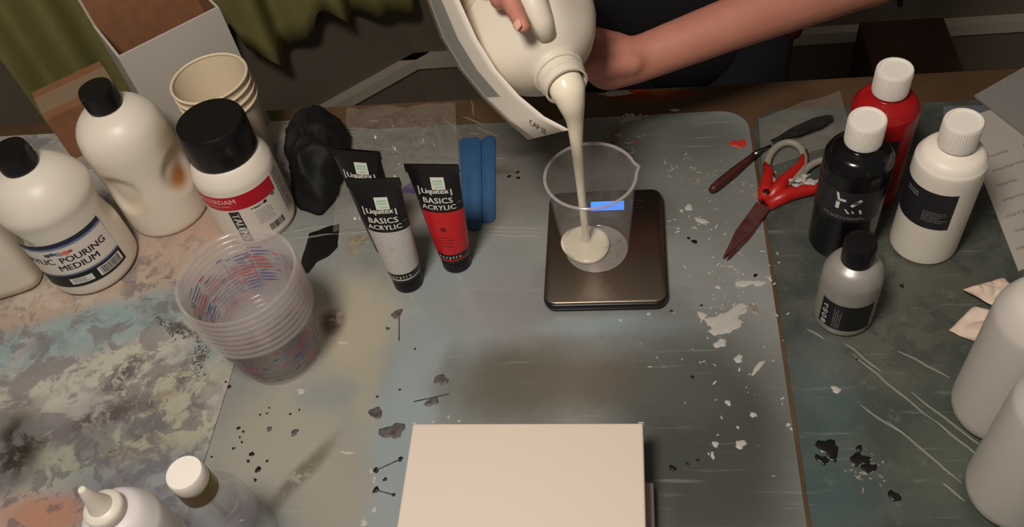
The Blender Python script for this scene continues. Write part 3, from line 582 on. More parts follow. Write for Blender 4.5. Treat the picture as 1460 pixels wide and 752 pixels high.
# ------------------------------------------------------------------ paint tubes standing on their caps
def paint_tube(label, pos, colour, h=.150, turn=0, tilt=(0, 0), capr=.0165, words=True):
    t = thing('paint_tube', label, 'paint tube', (pos[0], pos[1], 0), face_cam(pos)+turn); t.rotation_euler = (tilt[0], tilt[1], face_cam(pos)+turn)
    mb = mat('tube_black', (27, 25, 26), .3)
    setmesh('cap', lathe([(0, 0), (capr-.0015, 0), (capr, .0012), (capr, .0165), (capr-.001, .018), (0, .018)], 40), M_black, t, 35)
    zb = .018; zc = h
    def sec(z):
        u = (z-zb)/(zc-zb); a = .0170+(.0275-.0170)*u**.9; b2 = .0168*(1-u**1.5)+.0009; return a, b2
    def surf(u_, z, off=.0002):               # front surface: lateral coordinate u_ -> point
        a, b2 = sec(z); x = max(-a, min(a, u_)); y = b2*sqrt(max(0, 1-(x/a)**2)); return (x, -y-off, z)
    V = []; Fc = []; n = 44; lv = [zb+(zc-zb)*i/20 for i in range(21)]
    for z in lv:
        a, b2 = sec(z); V += [(a*sin(2*pi*k/n), -b2*cos(2*pi*k/n), z) for k in range(n)]
    for j in range(20):
        for k in range(n): Fc.append((j*n+k, j*n+(k+1) % n, (j+1)*n+(k+1) % n, (j+1)*n+k))
    Fc += [tuple(range(n))[::-1], tuple(20*n+k for k in range(n))]
    bd = setmesh('body', (V, Fc), mb, t, 60)
    setmesh('crimp', box(-.0278, .0278, -.0012, .0012, h-.010, h), mb, t, 0)
    def front(name, flat, z, m, ux=0, parent=None, off=.0004):
        V, Fc = flat; setmesh(name, ([surf(x+ux, z+y, off) for x, y in V], Fc), m, parent or t, 0)
    def band(name, z0, z1, m):
        V = []; Fc = []; nz = 8
        for j in range(nz+1):
            z = z0+(z1-z0)*j/nz; a, b2 = sec(z); a += .0003; b2 += .0003
            for k in range(n): V.append((a*sin(2*pi*k/n), -b2*cos(2*pi*k/n), z))
        for j in range(nz):
            for k in range(n): Fc.append((j*n+k, j*n+(k+1) % n, (j+1)*n+(k+1) % n, (j+1)*n+k))
        setmesh(name, (V, Fc), m, t, 180)
    if colour: band('colour_band', .0325, .092, colour); band('thin_stripe', .0225, .0245, colour)
    front('lettering', heavy('BASICS', .0098, .0002, 1.06), .1070, M_ink); front('lettering', heavy('ACRYLIC', .0084, .00017, 1.08), .0982, M_ink)
    z = .1180; wd = .0175
    front('logo_frame', rects([(-wd, -wd+.0012, -.0045, .0065), (-wd, wd, -.0045, -.0033), (wd-.0012, wd, -.0045, .0035)]), z, M_ink, -.001)
    front('lettering', heavy('Liquitex', .0088, .0003), z+.0010, M_ink, -.001)
    sg = []
    for k in range(5):
        for j in range(6): sg.append((-.007+.014*k/5, -.007+.014*(k+1)/5, -.0075+.015*j/6, -.0075+.015*(j+1)/6))
    front('price_sticker', rects(sg), .1290, mat('sticker_paper', (226, 226, 212), .6), .004, None, .0008)
    front('price_print', rects([(-.005, .005, .002, .004), (-.005, .005, -.001, .0005)]+[(-.003+.0022*k, -.0018+.0022*k, -.0055, -.003) for k in range(4)]), .1290, mat('sticker_green', (150, 206, 170), .6), .004, None, .0010)
    if colour:
        front('emblem', ([(.0038*cos(k*pi/10)*(1 if k % 2 else .72), .0038*sin(k*pi/10)*(1 if k % 2 else .72)) for k in range(20)], [tuple(range(20))]), .069, mat('emblem_print', tuple(v*.72 for v in colour['rgb']), .5) if False else colour_dark[colour.name], 0)
        if words: front('fine_print', textlines(.020, 4, .0042, 31, .0012), .057, colour_dark[colour.name], .002)
        front('lettering', text2d('Heavy body', .0046, .0001, 1.3) if False else text2d('acrylic', .0052, .0001, 1.7), .028, M_ink)
    front('side_line', rects([(.0195, .0232, -.0003, .0003), (-.0232, -.0195, -.0003, .0003)]), .1030, mat('grey_ink', (150, 146, 142), .5))
    return t
M_tred = mat('tube_red', (206, 34, 40), .3); M_tgrey = mat('tube_silver', (206, 200, 194), .42, .1, noise_amt=.2, noise_scale=300)
colour_dark = {M_tred.name: mat('tube_red_dark', (112, 20, 26), .5), M_tgrey.name: mat('tube_silver_dark', (190, 184, 178), .45, .1)}
q = pt(652, 374); paint_tube('red acrylic paint tube standing on its black cap', (q.x, q.y), M_tred, .150, radians(-23), (radians(-1), 0))
q = pt(583, 402); paint_tube('silver acrylic paint tube standing on its black cap', (q.x, q.y), M_tgrey, .157, radians(-26), (radians(-2), radians(-1)), words=False)
q = pt(505, 214, .150); paint_tube('black acrylic paint tube standing behind the silver tube', (q.x, q.y), None, .150, radians(-34))
# ------------------------------------------------------------------ craft sticks
M_blue = mat('blue_dyed_wood', (50, 92, 134), .6, noise_amt=.5, noise_scale=40, col2=(40, 76, 116))
def stick(a, b2, z, label, wd=.0088):
    A, B = Vector(pt(*a, z)), Vector(pt(*b2, z)); d = B-A; L_ = d.length; P = []
    for s, x0 in ((1, L_/2-wd), (-1, -L_/2+wd)):
        for k in range(11): an = radians(-90+18*k); P.append((x0+s*wd*cos(an)*1.0, s*wd*sin(an)))
    me = bevel(mesh('craft_stick', *prism(P, 0, .002)), .0004, 1)
    o = ob('craft_stick', me, M_blue, None, label, 'craft stick', 'blue craft sticks by the red tube'); o.location = ((A+B)/2)[:2]+(z,); o.rotation_euler = (0, 0, atan2(d.y, d.x))
stick((664, 198), (672, 322), .0000, 'blue wooden craft stick lowest of three, nearest the red tube'); stick((676, 197), (677, 329), .0022, 'blue wooden craft stick in the middle of three'); stick((697, 195), (696, 319), .0, 'blue wooden craft stick of three, farthest from the red tube')
# ------------------------------------------------------------------ kitchen scale, beaker, poured paint
SC = [pt(783, 273, .016), pt(945, 269, .016), pt(952, 431, .016), pt(774, 434, .016)]
sx0 = (SC[0].x+SC[3].x)/2; sx1 = (SC[1].x+SC[2].x)/2; sy0 = (SC[2].y+SC[3].y)/2; sy1 = (SC[0].y+SC[1].y)/2
sc = thing('kitchen_scale', 'flat brushed steel digital kitchen scale with lit blue display', 'scale', ((sx0+sx1)/2, (sy0+sy1)/2, 0))
hw, hd = (sx1-sx0)/2, (sy1-sy0)/2
bev = bevel(mesh('housing', *prism(rrect(-hw, hw, -hd, hd, .013), .004, .0125)), .0015, 2); ob('housing', bev, M_black, sc)
for x in (-1, 1):
    for y in (-1, 1): setmesh('foot', lathe([(0, 0), (.006, 0), (.006, .0045), (0, .0045)], 16), M_black, sc, 0).location = (x*(hw-.016), y*(hd-.016), 0)
M_steel = mat('brushed_steel', (150, 136, 120), .33, 1)
nt = M_steel.node_tree; tcn = nt.nodes.new('ShaderNodeTexCoord'); mpn = nt.nodes.new('ShaderNodeMapping'); mpn.inputs['Scale'].default_value = (20, 900, 20); nn = nt.nodes.new('ShaderNodeTexNoise'); nn.inputs['Scale'].default_value = 1; nn.inputs['Detail'].default_value = 3
bpn = nt.nodes.new('ShaderNodeBump'); bpn.inputs['Strength'].default_value = .12; bpn.inputs['Distance'].default_value = .0004
nt.links.new(tcn.outputs['Object'], mpn.inputs[0]); nt.links.new(mpn.outputs[0], nn.inputs['Vector']); nt.links.new(nn.outputs[0], bpn.inputs['Height']); nt.links.new(bpn.outputs[0], nt.nodes['Principled BSDF'].inputs['Normal'])
pl = ob('platform', bevel(mesh('platform', *prism(rrect(-hw+.0012, hw-.0012, -hd+.0012, hd-.0012, .0125), .0125, .0160)), .0009, 2), M_steel, sc)
dp = pt(866, 294, .016)-Vector(sc.location); setmesh('display_window', box(dp.x-.021, dp.x+.021, dp.y-.009, dp.y+.009, .0160, .0163), mat('display_black', (14, 14, 18), .1), sc, 0)
setmesh('display', box(dp.x-.0185, dp.x+.0185, dp.y-.0068, dp.y+.0068, .0163, .0165), mat('blue_backlight', (20, 70, 200), .3, emit=(60, 140, 255), estr=1.5), sc, 0)
bpos = pt(909, 291, .016)-Vector(sc.location)
def ring_rr(cx, cy, a, b2, r, wd, z0, z1):
    O = rrect(cx-a, cx+a, cy-b2, cy+b2, r); I = rrect(cx-a+wd, cx+a-wd, cy-b2+wd, cy+b2-wd, max(r-wd, .0003)); n = len(O)
    V = [(x, y, z1) for x, y in O]+[(x, y, z1) for x, y in I]+[(x, y, z0) for x, y in O]+[(x, y, z0) for x, y in I]
    Fc = []
    for k in range(n):
        k2 = (k+1) % n; Fc += [(k, k2, n+k2, n+k), (2*n+k, 2*n+k2, k2, k), (n+k, n+k2, 3*n+k2, 3*n+k)]
    return V, Fc
setmesh('button', ring_rr(bpos.x, bpos.y, .0085, .0055, .0015, .0008, .0158, .0164), M_blackm, sc, 0)
bc = Vector((-.0474, .6140, .016)); BX, BY, BZ = bc.x, bc.y, .0161
bk = thing('measuring_beaker', 'clear plastic measuring beaker standing on the kitchen scale', 'beaker', (BX, BY, BZ), 0)
M_beak = translucent('beaker_plastic', (244, 238, 234), .09, .04); M_rim = translucent('beaker_rim', (236, 228, 220), .45, .08)
HB = .113; r0, r1 = .0342, .0448
def spout(r, z, a):
    da = (a-radians(100)+pi) % (2*pi)-pi; q = max(0, (z-HB+.012)/.012); return r+.0035*max(0, 1-(da/.11)**2)*q if abs(da) < .11 else r
setmesh('wall', lathe([(r0-.003, .0012), (r0-.0005, .002), (r0, .004), (r0+(r1-r0)*.5, HB*.5), (r1-.0015, HB-.012), (r1, HB), (r1-.0012, HB), (r1-.0027, HB-.012), (r0+(r1-r0)*.5-.0012, HB*.5), (r0-.0012, .005)], 72, spout, False, False), M_beak, bk, 60)
setmesh('bottom', lathe([(0, .0004), (r0-.003, .0004), (r0-.0012, .0012), (r0-.003, .0022), (0, .0022)], 48), mat('beaker_bottom', (216, 208, 200), .2, alpha=.28), bk, 60)
rim = []
for k in range(73):
    a = 2*pi*k/72; r = spout(r1, HB, a); rim.append((r*sin(a), -r*cos(a), HB))
setmesh('rim', tube(rim, .0016, 10, False), M_rim, bk, 180)
M_rprint = mat('red_scale_print', (176, 74, 62), .6)
RB = lambda z: r0+(r1-r0)*z/HB+.0002
for i, z in enumerate((.022, .034, .046, .058, .070, .082)):
    if i in (0, 1, 2): wrap('graduation', rects([(-.005, .005, -.0003, .0003)]), RB, 22, z, M_rprint, bk)
    if i in (0, 2): wrap('graduation_number', text2d(('50', '', '100')[i], .0048), RB, 40, z, M_rprint, bk)
wrap('graduation_number', text2d('oz', .0048), RB, -40, .022, M_rprint, bk); wrap('graduation', rects([(-.005, .005, -.0003, .0003), (-.005, .003, .006, .0066)]), RB, -52, .020, M_rprint, bk)
M_paint = mat('white_liquid_paint', (244, 232, 208), .22, sss=.2)
land = pt(836, 345, .022)
pud = []
for (r, z) in [(.0, .0026), (.0245, .0026), (.0262, .0040), (.0256, .0062), (.0215, .0070), (.012, .0072), (.0085, .0078), (.004, .0090), (0, .0094)]: pud.append((r, z))
pu = setmesh('poured_paint', lathe(pud, 48, lambda r, z, a: r*(1+.05*sin(2*a)+.03*sin(3*a+1))), M_paint, None, 180, label='round puddle of white liquid paint in the beaker bottom', cat='paint'); pu.location = (land.x-.001, land.y-.002, BZ)
# ------------------------------------------------------------------ jug being poured
U = Vector((.42, -.90, -.12)).normalized()         # from jug base towards the mouth
c0 = (CAM-Vector((-.12, .74, .3))).normalized()
Nn = (c0-U*c0.dot(U)).normalized()
Nn = (Matrix.Rotation(radians(26), 3, U) @ Nn).normalized()
Wn = U.cross(Nn).normalized()                      # lateral
if (ROT.transposed() @ Wn).x < 0: Wn = -Wn
LEN = .262
MOUTH = Vector((land.x, land.y, .228))-U*.010
OFFX, OFFN = .006, .004                           # neck offset from the body's axis
ORG = MOUTH-U*LEN-Wn*OFFX-Nn*OFFN
def J(a, n_, u_): return ORG+Wn*a+Nn*n_+U*u_
def loftJ(levels, n=72):
    V = []; Fc = []
    for (a, b2, u_, oa, on, k) in levels:
        for i in range(n):
            t_ = 2*pi*i/n; c, s = cos(t_), sin(t_)
            V.append(J(oa+a*math.copysign(abs(c)**(2/k), c), on+b2*math.copysign(abs(s)**(2/k), s), u_))
    for j in range(len(levels)-1):
        for i in range(n): Fc.append((j*n+i, j*n+(i+1) % n, (j+1)*n+(i+1) % n, (j+1)*n+i))
    Fc.append(tuple(range(n))); return V, Fc
jug = thing('paint_jug', 'large white plastic jug tilted and pouring white paint', 'jug')
JA, JB, JK = .064, .056, 4.2
lv = [(.056, .048, 0, 0, 0, JK), (.061, .053, .004, 0, 0, JK), (JA, JB, .014, 0, 0, JK), (JA, JB, .06, 0, 0, JK), (JA, JB, .12, 0, 0, JK), (JA, JB, .150, 0, 0, JK), (.0625, .0545, .170, 0, 0, 4.0), (.058, .051, .190, .001, .001, 3.6), (.0515, .046, .208, .002, .002, 3.1), (.043, .040, .222, .004, .003, 2.6), (.034, .033, .231, .005, OFFN, 2.2), (.0265, .0265, .236, OFFX, OFFN, 2), (.0225, .0225, .239, OFFX, OFFN, 2), (.0215, .0215, .242, OFFX, OFFN, 2),
      (.0208, .0208, .262, OFFX, OFFN, 2), (.0188, .0188, .2625, OFFX, OFFN, 2), (.0184, .0184, .255, OFFX, OFFN, 2), (.0178, .0178, .236, OFFX, OFFN, 2)]
setmesh('body', loftJ(lv), M_white, jug, 70)
def ringJ(r, u_, tr): return tube([J(OFFX+r*cos(2*pi*k/40), OFFN+r*sin(2*pi*k/40), u_) for k in range(41)], tr, 10, False)
setmesh('neck_ring', ringJ(.0222, .243, .0026), M_white, jug, 180); setmesh('neck_thread', ringJ(.0211, .253, .0012), M_white, jug, 180)
def surfJ(t0, t1, u0, u1, lift, nq=24, nu=12, skew=0):
    V = []; Fc = []
    for j in range(nu+1):
        for i in range(nq+1):
            t_ = radians(t0+(t1-t0)*i/nq); c, s = cos(t_), sin(t_)
            V.append(J((JA+lift)*math.copysign(abs(c)**(2/JK), c), (JB+lift)*math.copysign(abs(s)**(2/JK), s), u0+(u1-u0)*j/nu+skew*(i/nq)))
    for j in range(nu):
        for i in range(nq): b = j*(nq+1)+i; Fc.append((b, b+1, b+nq+2, b+nq+1))
    return V, Fc
# grip handle standing proud along the right-hand upper edge of the jug
hp = [(.026, .026, .226), (.034, .037, .219), (.046, .049, .198), (.054, .056, .165), (.055, .057, .12), (.055, .057, .07), (.052, .052, .040), (.044, .040, .026)]
setmesh('handle', tube([J(*p) for p in hp], [.010, .012, .0135, .014, .014, .014, .0135, .012], 18), M_white, jug, 180)
M_paper = mat('jug_label_paper', (222, 211, 196), .6)
lb = ob('label', mesh('label', *surfJ(72, 124, .02, .150, .0007), 180), mat('jug_front_label', (208, 190, 168), .6), jug); lb.modifiers.new('solid', 'SOLIDIFY').thickness = .0004
# loose paper sleeve standing off along the left-hand edge, with a grey strip and a hand-written note
sn = (Nn*.80-Wn*.50+U*.25).normalized(); s0_ = J(-.050, .052, .185)
outer = [(555, -110), (576, -60), (600, 0), (622, 55), (650, 100), (685, 140), (720, 172), (754, 199)]
inner = [(610, -110), (632, -60), (655, 0), (680, 55), (708, 100), (740, 136), (776, 166), (812, 185)]
def sheet_between(O, I, f0_, f1_, lift, nn=6, bul=.009):
    V = []; Fc = []; n = len(O)
    for j in range(n):
        for i in range(nn+1):
            f = f0_+(f1_-f0_)*i/nn; q = (O[j][0]+(I[j][0]-O[j][0])*f, O[j][1]+(I[j][1]-O[j][1])*f)
            V.append(ponp(*q, s0_, sn)+sn*(lift-bul*(1-f)**2*(1-j/(len(O)-1) if len(O) == 8 else 1-j/7)))
    for j in range(n-1):
        for i in range(nn): b = j*(nn+1)+i; Fc.append((b, b+1, b+nn+2, b+nn+1))
    return V, Fc
flap = ob('paper_sleeve', mesh('paper_sleeve', *sheet_between(outer, inner, 0, 1, 0), 180), M_paper, jug, label='loose white paper sleeve with handwriting'); flap.modifiers.new('solid', 'SOLIDIFY').thickness = .0008
setmesh('grey_strip', sheet_between(outer[:6], inner[:6], .14, .52, .0009), mat('grey_translucent_strip', (140, 137, 130), .35), flap, 180)
fl = text2d('CAP SE', .0078, .00002); fo = ponp(768, 181, s0_, sn); fx = (ponp(786, 193, s0_, sn)-ponp(750, 169, s0_, sn)).normalized(); fy = sn.cross(fx).normalized()
if fy.dot(ponp(778, 170, s0_, sn)-fo) < 0: fy = -fy
setmesh('handwriting', ([fo+fx*x+fy*y+sn*.0012 for x, y in fl[0]], fl[1]), M_dark, flap, 0)
# stream of paint
def stream():
    P = []; R = []
    ctr = MOUTH
    pts = [(ctr-U*.020, .0150), (ctr-U*.004, .0168), (ctr+U*.003-Vector((0, 0, .004)), .0160), (ctr+U*.008-Vector((0, 0, .014)), .0125), (Vector((land.x+.001, land.y+.002, ctr.z-.034)), .0082), (Vector((land.x, land.y, ctr.z-.065)), .0057), (Vector((land.x, land.y, ctr.z-.11)), .0046), (Vector((land.x, land.y, .09)), .0040), (Vector((land.x, land.y, BZ+.012)), .0038), (Vector((land.x, land.y, BZ+.007)), .0052)]
    for (a, ra), (b2, rb) in zip(pts, pts[1:]):
        for k in range(4): t_ = k/4; P.append(a+(b2-a)*t_); R.append(ra+(rb-ra)*t_)
    P.append(pts[-1][0]); R.append(pts[-1][1])
    for _ in range(3):
        P = [P[0]]+[(P[i-1]+P[i]*2+P[i+1])/4 for i in range(1, len(P)-1)]+[P[-1]]
    return tube(P, R, 20)
setmesh('paint_stream', stream(), M_paint, None, 180, label='stream of white paint falling from the jug into the beaker', cat='paint')
# ------------------------------------------------------------------ measuring cups, nested
M_cup = translucent('frosted_cup_plastic', (252, 244, 240), .17, .03); M_cuprim = translucent('frosted_cup_rim', (248, 236, 230), .30, .05)
M_cred = mat('cup_red_print', (196, 60, 70), .5); M_cblue = mat('cup_blue_print', (70, 84, 156), .5)
cbx, cby = -.380, .497; hc = .082; rr0, rr1 = .0410, .0560; NCUP = 8; dz = .0076
rc = lambda z: rr0+(rr1-rr0)*z/hc
cupwall = mesh('wall', *lathe([(0, .0008), (rr0-.002, .0008), (rr0, .0025), (rc(hc*.5), hc*.5), (rr1, hc)], 64, None, False, False), 60)
cuprim = mesh('rim', *lathe([(rr1, hc-.0042), (rr1+.0022, hc-.0036), (rr1+.0030, hc-.0018), (rr1+.0022, hc), (rr1, hc)], 64, None, False, False), 60)
def cup_print(seed):
    rg = random.Random(seed); R_ = []; B_ = []
    for blk in range(5):
        a0 = blk*72+rg.uniform(-20, 20); z0 = rg.uniform(.012, .02)
        for i in range(13):
            z = z0+i*.0042
            if z > hc-.018: break
            wd = rg.uniform(.006, .016); tgt = R_ if (blk+i//4) % 2 else B_
            tgt.append(on_cyl(rects([(-wd, wd*.3, -.0006, .0006)]), lambda zz: rc(zz)+.0003, a0, z))
            if rg.random() < .55: tgt.append(on_cyl(rects([(wd*.5+k*.0024, wd*.5+k*.0024+.0015, -.001, .001) for k in range(rg.randint(1, 3))]), lambda zz: rc(zz)+.0003, a0, z))
        (B_ if blk % 2 else R_).append(on_cyl(rects([(-.0003, .0003, .012, .055)]), lambda zz: rc(zz)+.0003, a0+rg.uniform(8, 16), .005))
    for k in range(7): R_.append(on_cyl(rects([(-.004, .004, -.0011, .0011)]), lambda zz: rc(zz)+.0003, rg.uniform(0, 360), rg.uniform(.02, .06)))
    for k in range(12): B_.append(on_cyl(rects([(-.003, .003, -.0008, .0008)]), lambda zz: rc(zz)+.0003, rg.uniform(0, 360), rg.uniform(.01, .06)))
    return mesh('red_print', *merge(*R_), 0), mesh('blue_print', *merge(*B_), 0)
prints = [cup_print(s) for s in (1, 2)]
posn = ['lowest', 'second from the bottom', 'third from the bottom', 'fourth from the bottom', 'fourth from the top', 'third from the top', 'second from the top', 'topmost']
for i in range(NCUP):
    t = thing('measuring_cup', 'frosted plastic mixing cup with red and blue print, %s of its stack' % posn[i], 'cup', (cbx, cby, i*dz), radians(37*i), 'nested plastic mixing cups')
    ob('wall', cupwall, M_cup, t); ob('rim', cuprim, M_cuprim, t)
    a, b2 = prints[i % 2]; ob('red_print', a, M_cred, t, kind='stuff'); ob('blue_print', b2, M_cblue, t, kind='stuff')
# paper cups
M_pcup = mat('cream_paper_cup', (222, 206, 178), .6)
q = pt(298, 112, .142); pcx, pcy = q.x, q.y
ph = .110; pr0, pr1 = .030, .0445
for i, nm in enumerate(('lowest of its stack', 'second of its stack', 'third of its stack', 'topmost of its stack')):
    t = thing('paper_cup', 'cream paper cup by the white box, '+nm, 'cup', (pcx, pcy, i*.0108), 0, 'stacked paper cups')
    setmesh('wall', lathe([(0, .004), (pr0-.001, .004), (pr0-.0006, 0), (pr0, 0), (pr1, ph), (pr1-.0007, ph), (pr0-.0002, .0055), (0, .0047)], 56, None, False, False), M_pcup, t, 50)
    setmesh('rim', tube([(pr1*sin(2*pi*k/56), -pr1*cos(2*pi*k/56), ph) for k in range(57)], .0018, 8, False), M_pcup, t, 180)
# ------------------------------------------------------------------ boxes behind the bottles
M_wcard = mat('white_cardboard', (188, 182, 172), .7); M_bcard = mat('brown_cardboard', (148, 102, 70), .8, noise_amt=.3, noise_scale=60)
def open_box():
    z1 = .18; A = pt(168, 82, z1); B = pt(312, 10, z1); d = (B-A); L_ = d.length; d.normalize(); n = Vector((-d.y, d.x, 0)); dep = .085
    t = thing('open_box', 'open white cardboard box with bare brown inside behind the paper cups', 'box', (A.x, A.y, 0), atan2(d.y, d.x))
    th = .0028
    def panel(nm, o_, i_):
        setmesh(nm, o_, M_wcard, t, 0); 
        x = setmesh(nm+'_lining', i_, M_bcard, [c for c in t.children][-1], 0)
    panel('front_panel', box(0, L_, 0, th, 0, z1), box(th, L_-th, th, th+.0004, .003, z1)); panel('back_panel', box(0, L_, dep-th, dep, 0, z1+.055), box(th, L_-th, dep-th-.0004, dep-th, .003, z1+.055))
    panel('side_panel', box(0, th, th, dep-th, 0, z1), box(th, th+.0004, th, dep-th, .003, z1)); panel('side_panel', box(L_-th, L_, th, dep-th, 0, z1), box(L_-th-.0004, L_-th, th, dep-th, .003, z1))
    setmesh('bottom_panel', box(th, L_-th, th, dep-th, 0, th), M_bcard, t, 0)
open_box()
def small_box():
    z1 = .07; a, b2 = pt(45, 132, z1), pt(142, 87, z1); d = b2-a; L_ = d.length; 
    t = thing('cardboard_box', 'low brown cardboard box with clear tape behind the plain bottle', 'box', (a.x, a.y, 0), atan2(d.y, d.x)); dp_ = .075
    setmesh('body', box(0, L_, -dp_, 0, 0, z1-.002), M_bcard, t, 0); setmesh('flap', box(0, L_, -dp_/2+.0005, 0, z1-.002, z1), M_bcard, t, 0); setmesh('flap', box(0, L_, -dp_, -dp_/2-.0005, z1-.002, z1), M_bcard, t, 0)
    setmesh('packing_tape', box(-.0004, L_+.0004, -dp_/2-.02, -dp_/2+.02, z1+.0001, z1+.0005), mat('tape', (190, 170, 140), .1, alpha=.3), t, 0)
    setmesh('packing_tape', box(-.0008, -.0004, -dp_/2-.02, -dp_/2+.02, z1-.04, z1), mat('tape', (190, 170, 140), .1, alpha=.3), t, 0)
small_box()
# ------------------------------------------------------------------ crumpled black glove-like cloth
def cloth(name, cx, cy, rx, ry, hgt, rot, m, label, cat, seed, n=56):
    V = []; Fc = []; rows = 22
    for j in range(rows+1):
        ph_ = pi/2*j/rows
        for i in range(n):
            a = 2*pi*i/n; r = cos(ph_)**.8; x, y, z = rx*r*cos(a), ry*r*sin(a), hgt*sin(ph_)
            q = Vector((x*16+seed, y*16, z*16)); rid = 1-abs(noise.noise(q))*1.6; rid2 = 1-abs(noise.noise(q*2.3))*1.5
            f = .72+.28*rid+.12*rid2+.22*noise.noise(q*.5); z2 = max(0.0, z*f+.0) if j else 0
            x2, y2 = x*f, y*f; V.append((cx+x2*cos(rot)-y2*sin(rot), cy+x2*sin(rot)+y2*cos(rot), .0006+z2))
    for j in range(rows):
        for i in range(n): Fc.append((j*n+i, j*n+(i+1) % n, (j+1)*n+(i+1) % n, (j+1)*n+i))
    Fc.append(tuple(range(n))[::-1])
    return ob(name, mesh(name, V, Fc, 180), m, None, label, cat)
M_bcloth = mat('black_fabric', (16, 14, 14), .7, bump=.4, bscale=400)
q = pt(444, 215, .03); cloth('crumpled_cloth', q.x+.006, q.y, .044, .082, .075, radians(8), M_bcloth, 'crumpled black cloth heaped beside the white acrylic bottle', 'cloth', 2.2)
# ------------------------------------------------------------------ scissors
def xy(px, py): p = pt(px, py); return Vector((p.x, p.y))
sciss = thing('scissors', 'red and grey handled scissors smeared with paint', 'scissors')
M_sred = mat('red_handle', (186, 34, 28), .35, noise_amt=.5, noise_scale=120, col2=(140, 24, 22)); M_sgrey = mat('grey_grip', (148, 142, 126), .5); M_blade = mat('stained_steel', (136, 92, 86), .35, .7, noise_amt=.8, noise_scale=60, col2=(92, 40, 38))
def blade(a, b2, w0, w1, z0, z1):
    d = (b2-a).normalized(); n = Vector((-d.y, d.x)); P = [a-n*w0, a+n*w0, a+(b2-a)*.55+n*w1, b2+n*.0006, b2-n*.0006, a+(b2-a)*.55-n*w1]
    setmesh('blade', prism([(p.x, p.y) for p in P], z0, z1), M_blade, sciss, 0)
piv = xy(1088, 297); tip = xy(1031, 372)
blade(piv, tip, .0085, .0075, .0040, .0055); blade(piv, tip+Vector((.004, -.002)), .0085, .007, .0022, .0038)
def loop(cx, cy, rx, ry, rot, m, rad, z, name='grip_ring', flat=1.0):
    P = []
    for k in range(41):
        a = 2*pi*k/40; x, y = rx*cos(a), ry*sin(a); P.append((cx+x*cos(rot)-y*sin(rot), cy+x*sin(rot)+y*cos(rot), z))
    return tube(P, rad, 10, False)
l1 = xy(1117, 243); l2 = xy(1164, 256); dirL = (l1-piv); rot1 = atan2(dirL.y, dirL.x)+.15; dir2 = l2-piv; rot2 = atan2(dir2.y, dir2.x)
h1 = setmesh('handle', merge(tube([(piv.x+.002, piv.y+.006, .007), (*(piv+(l1-piv)*.35-Vector((.006, 0))), .008), (*(l1+Vector((-.018, -.010))), .008), (*(l1+Vector((-.020, .004))), .008)], [.0075, .0085, .006, .0035], 12),
                                tube([(piv.x+.006, piv.y+.006, .007), (*(piv+(l1-piv)*.5+Vector((.008, 0))), .008), (*(l1+Vector((.018, -.002))), .008), (*(l1+Vector((.026, .022))), .008)], [.0075, .008, .0055, .003], 12)), M_sred, sciss, 180)
setmesh('grip_ring', loop(l1.x+.002, l1.y+.004, .034, .0195, rot1, M_sgrey, .0042, .0078), M_sgrey, h1, 180)
h2 = setmesh('handle', merge(tube([(piv.x+.004, piv.y, .0055), (*(piv+dir2*.45+Vector((0, -.004))), .006), (*(l2+Vector((-.006, -.020))), .006), (*(l2+Vector((.022, -.016))), .006)], [.0075, .0085, .0065, .004], 12)), M_sred, sciss, 180)
setmesh('grip_ring', loop(l2.x+.004, l2.y+.002, .028, .0165, rot2+.2, M_sgrey, .0042, .006), M_sgrey, h2, 180)
setmesh('pivot_screw', lathe([(0, .0148), (.0034, .0148), (.004, .0162), (.003, .0172), (0, .0174)], 18), mat('screw_dark', (70, 54, 48), .4, .8), sciss, 40).location = (piv.x+.003, piv.y+.010, 0)
sp = []
for i, (dx, dy, r) in enumerate([(-.020, -.012, .006), (-.010, -.016, .007), (.002, -.014, .005), (-.026, -.020, .004), (-.015, -.006, .004), (-.03, -.012, .003)]):
    P = [(l2.x+dx+r*cos(k*.52)*(1+.3*sin(k*2.1+i)), l2.y+dy+r*.7*sin(k*.52)*(1+.3*cos(k*1.7+i))) for k in range(12)]; sp.append(blob(P, .0012, .0128))
setmesh('paint_smear', merge(*sp), P_whitep, h2, 180)
# palette knife
pk = thing('palette_knife', 'palette knife with dark red wooden handle next to the scissors', 'palette knife')
a, b2, c2, d2 = xy(1013, 277), xy(1076, 225), xy(1098, 212), xy(1186, 176)
setmesh('handle', tube([(*(a+(b2-a)*f), .0055) for f in (0, .06, .2, .5, .8, 1)], [.0032, .005, .0056, .0055, .0042, .0034], 14), mat('dark_red_wood', (74, 34, 28), .4), pk, 180)
setmesh('ferrule', tube([(*(b2+(c2-b2)*f), .0055-.001*f) for f in (-.1, .3, .7, 1)], [.0038, .0036, .0024, .0018], 12), mat('ferrule_metal', (120, 116, 112), .3, 1), pk, 180)
dd = (d2-c2).normalized(); nn_ = Vector((-dd.y, dd.x)); P = [c2-nn_*.0015]+[c2+(d2-c2)*f-nn_*w for f, w in ((.15, .003), (.4, .0075), (.75, .0085), (.95, .005))]+[d2]+[c2+(d2-c2)*f+nn_*w for f, w in ((.95, .005), (.75, .0085), (.4, .0075), (.15, .003))]+[c2+nn_*.0015]
setmesh('blade', prism([(p.x, p.y) for p in P], .0112, .0120), mat('knife_blade', (84, 80, 78), .45, .8, noise_amt=.6, noise_scale=70, col2=(40, 36, 38)), pk, 0)
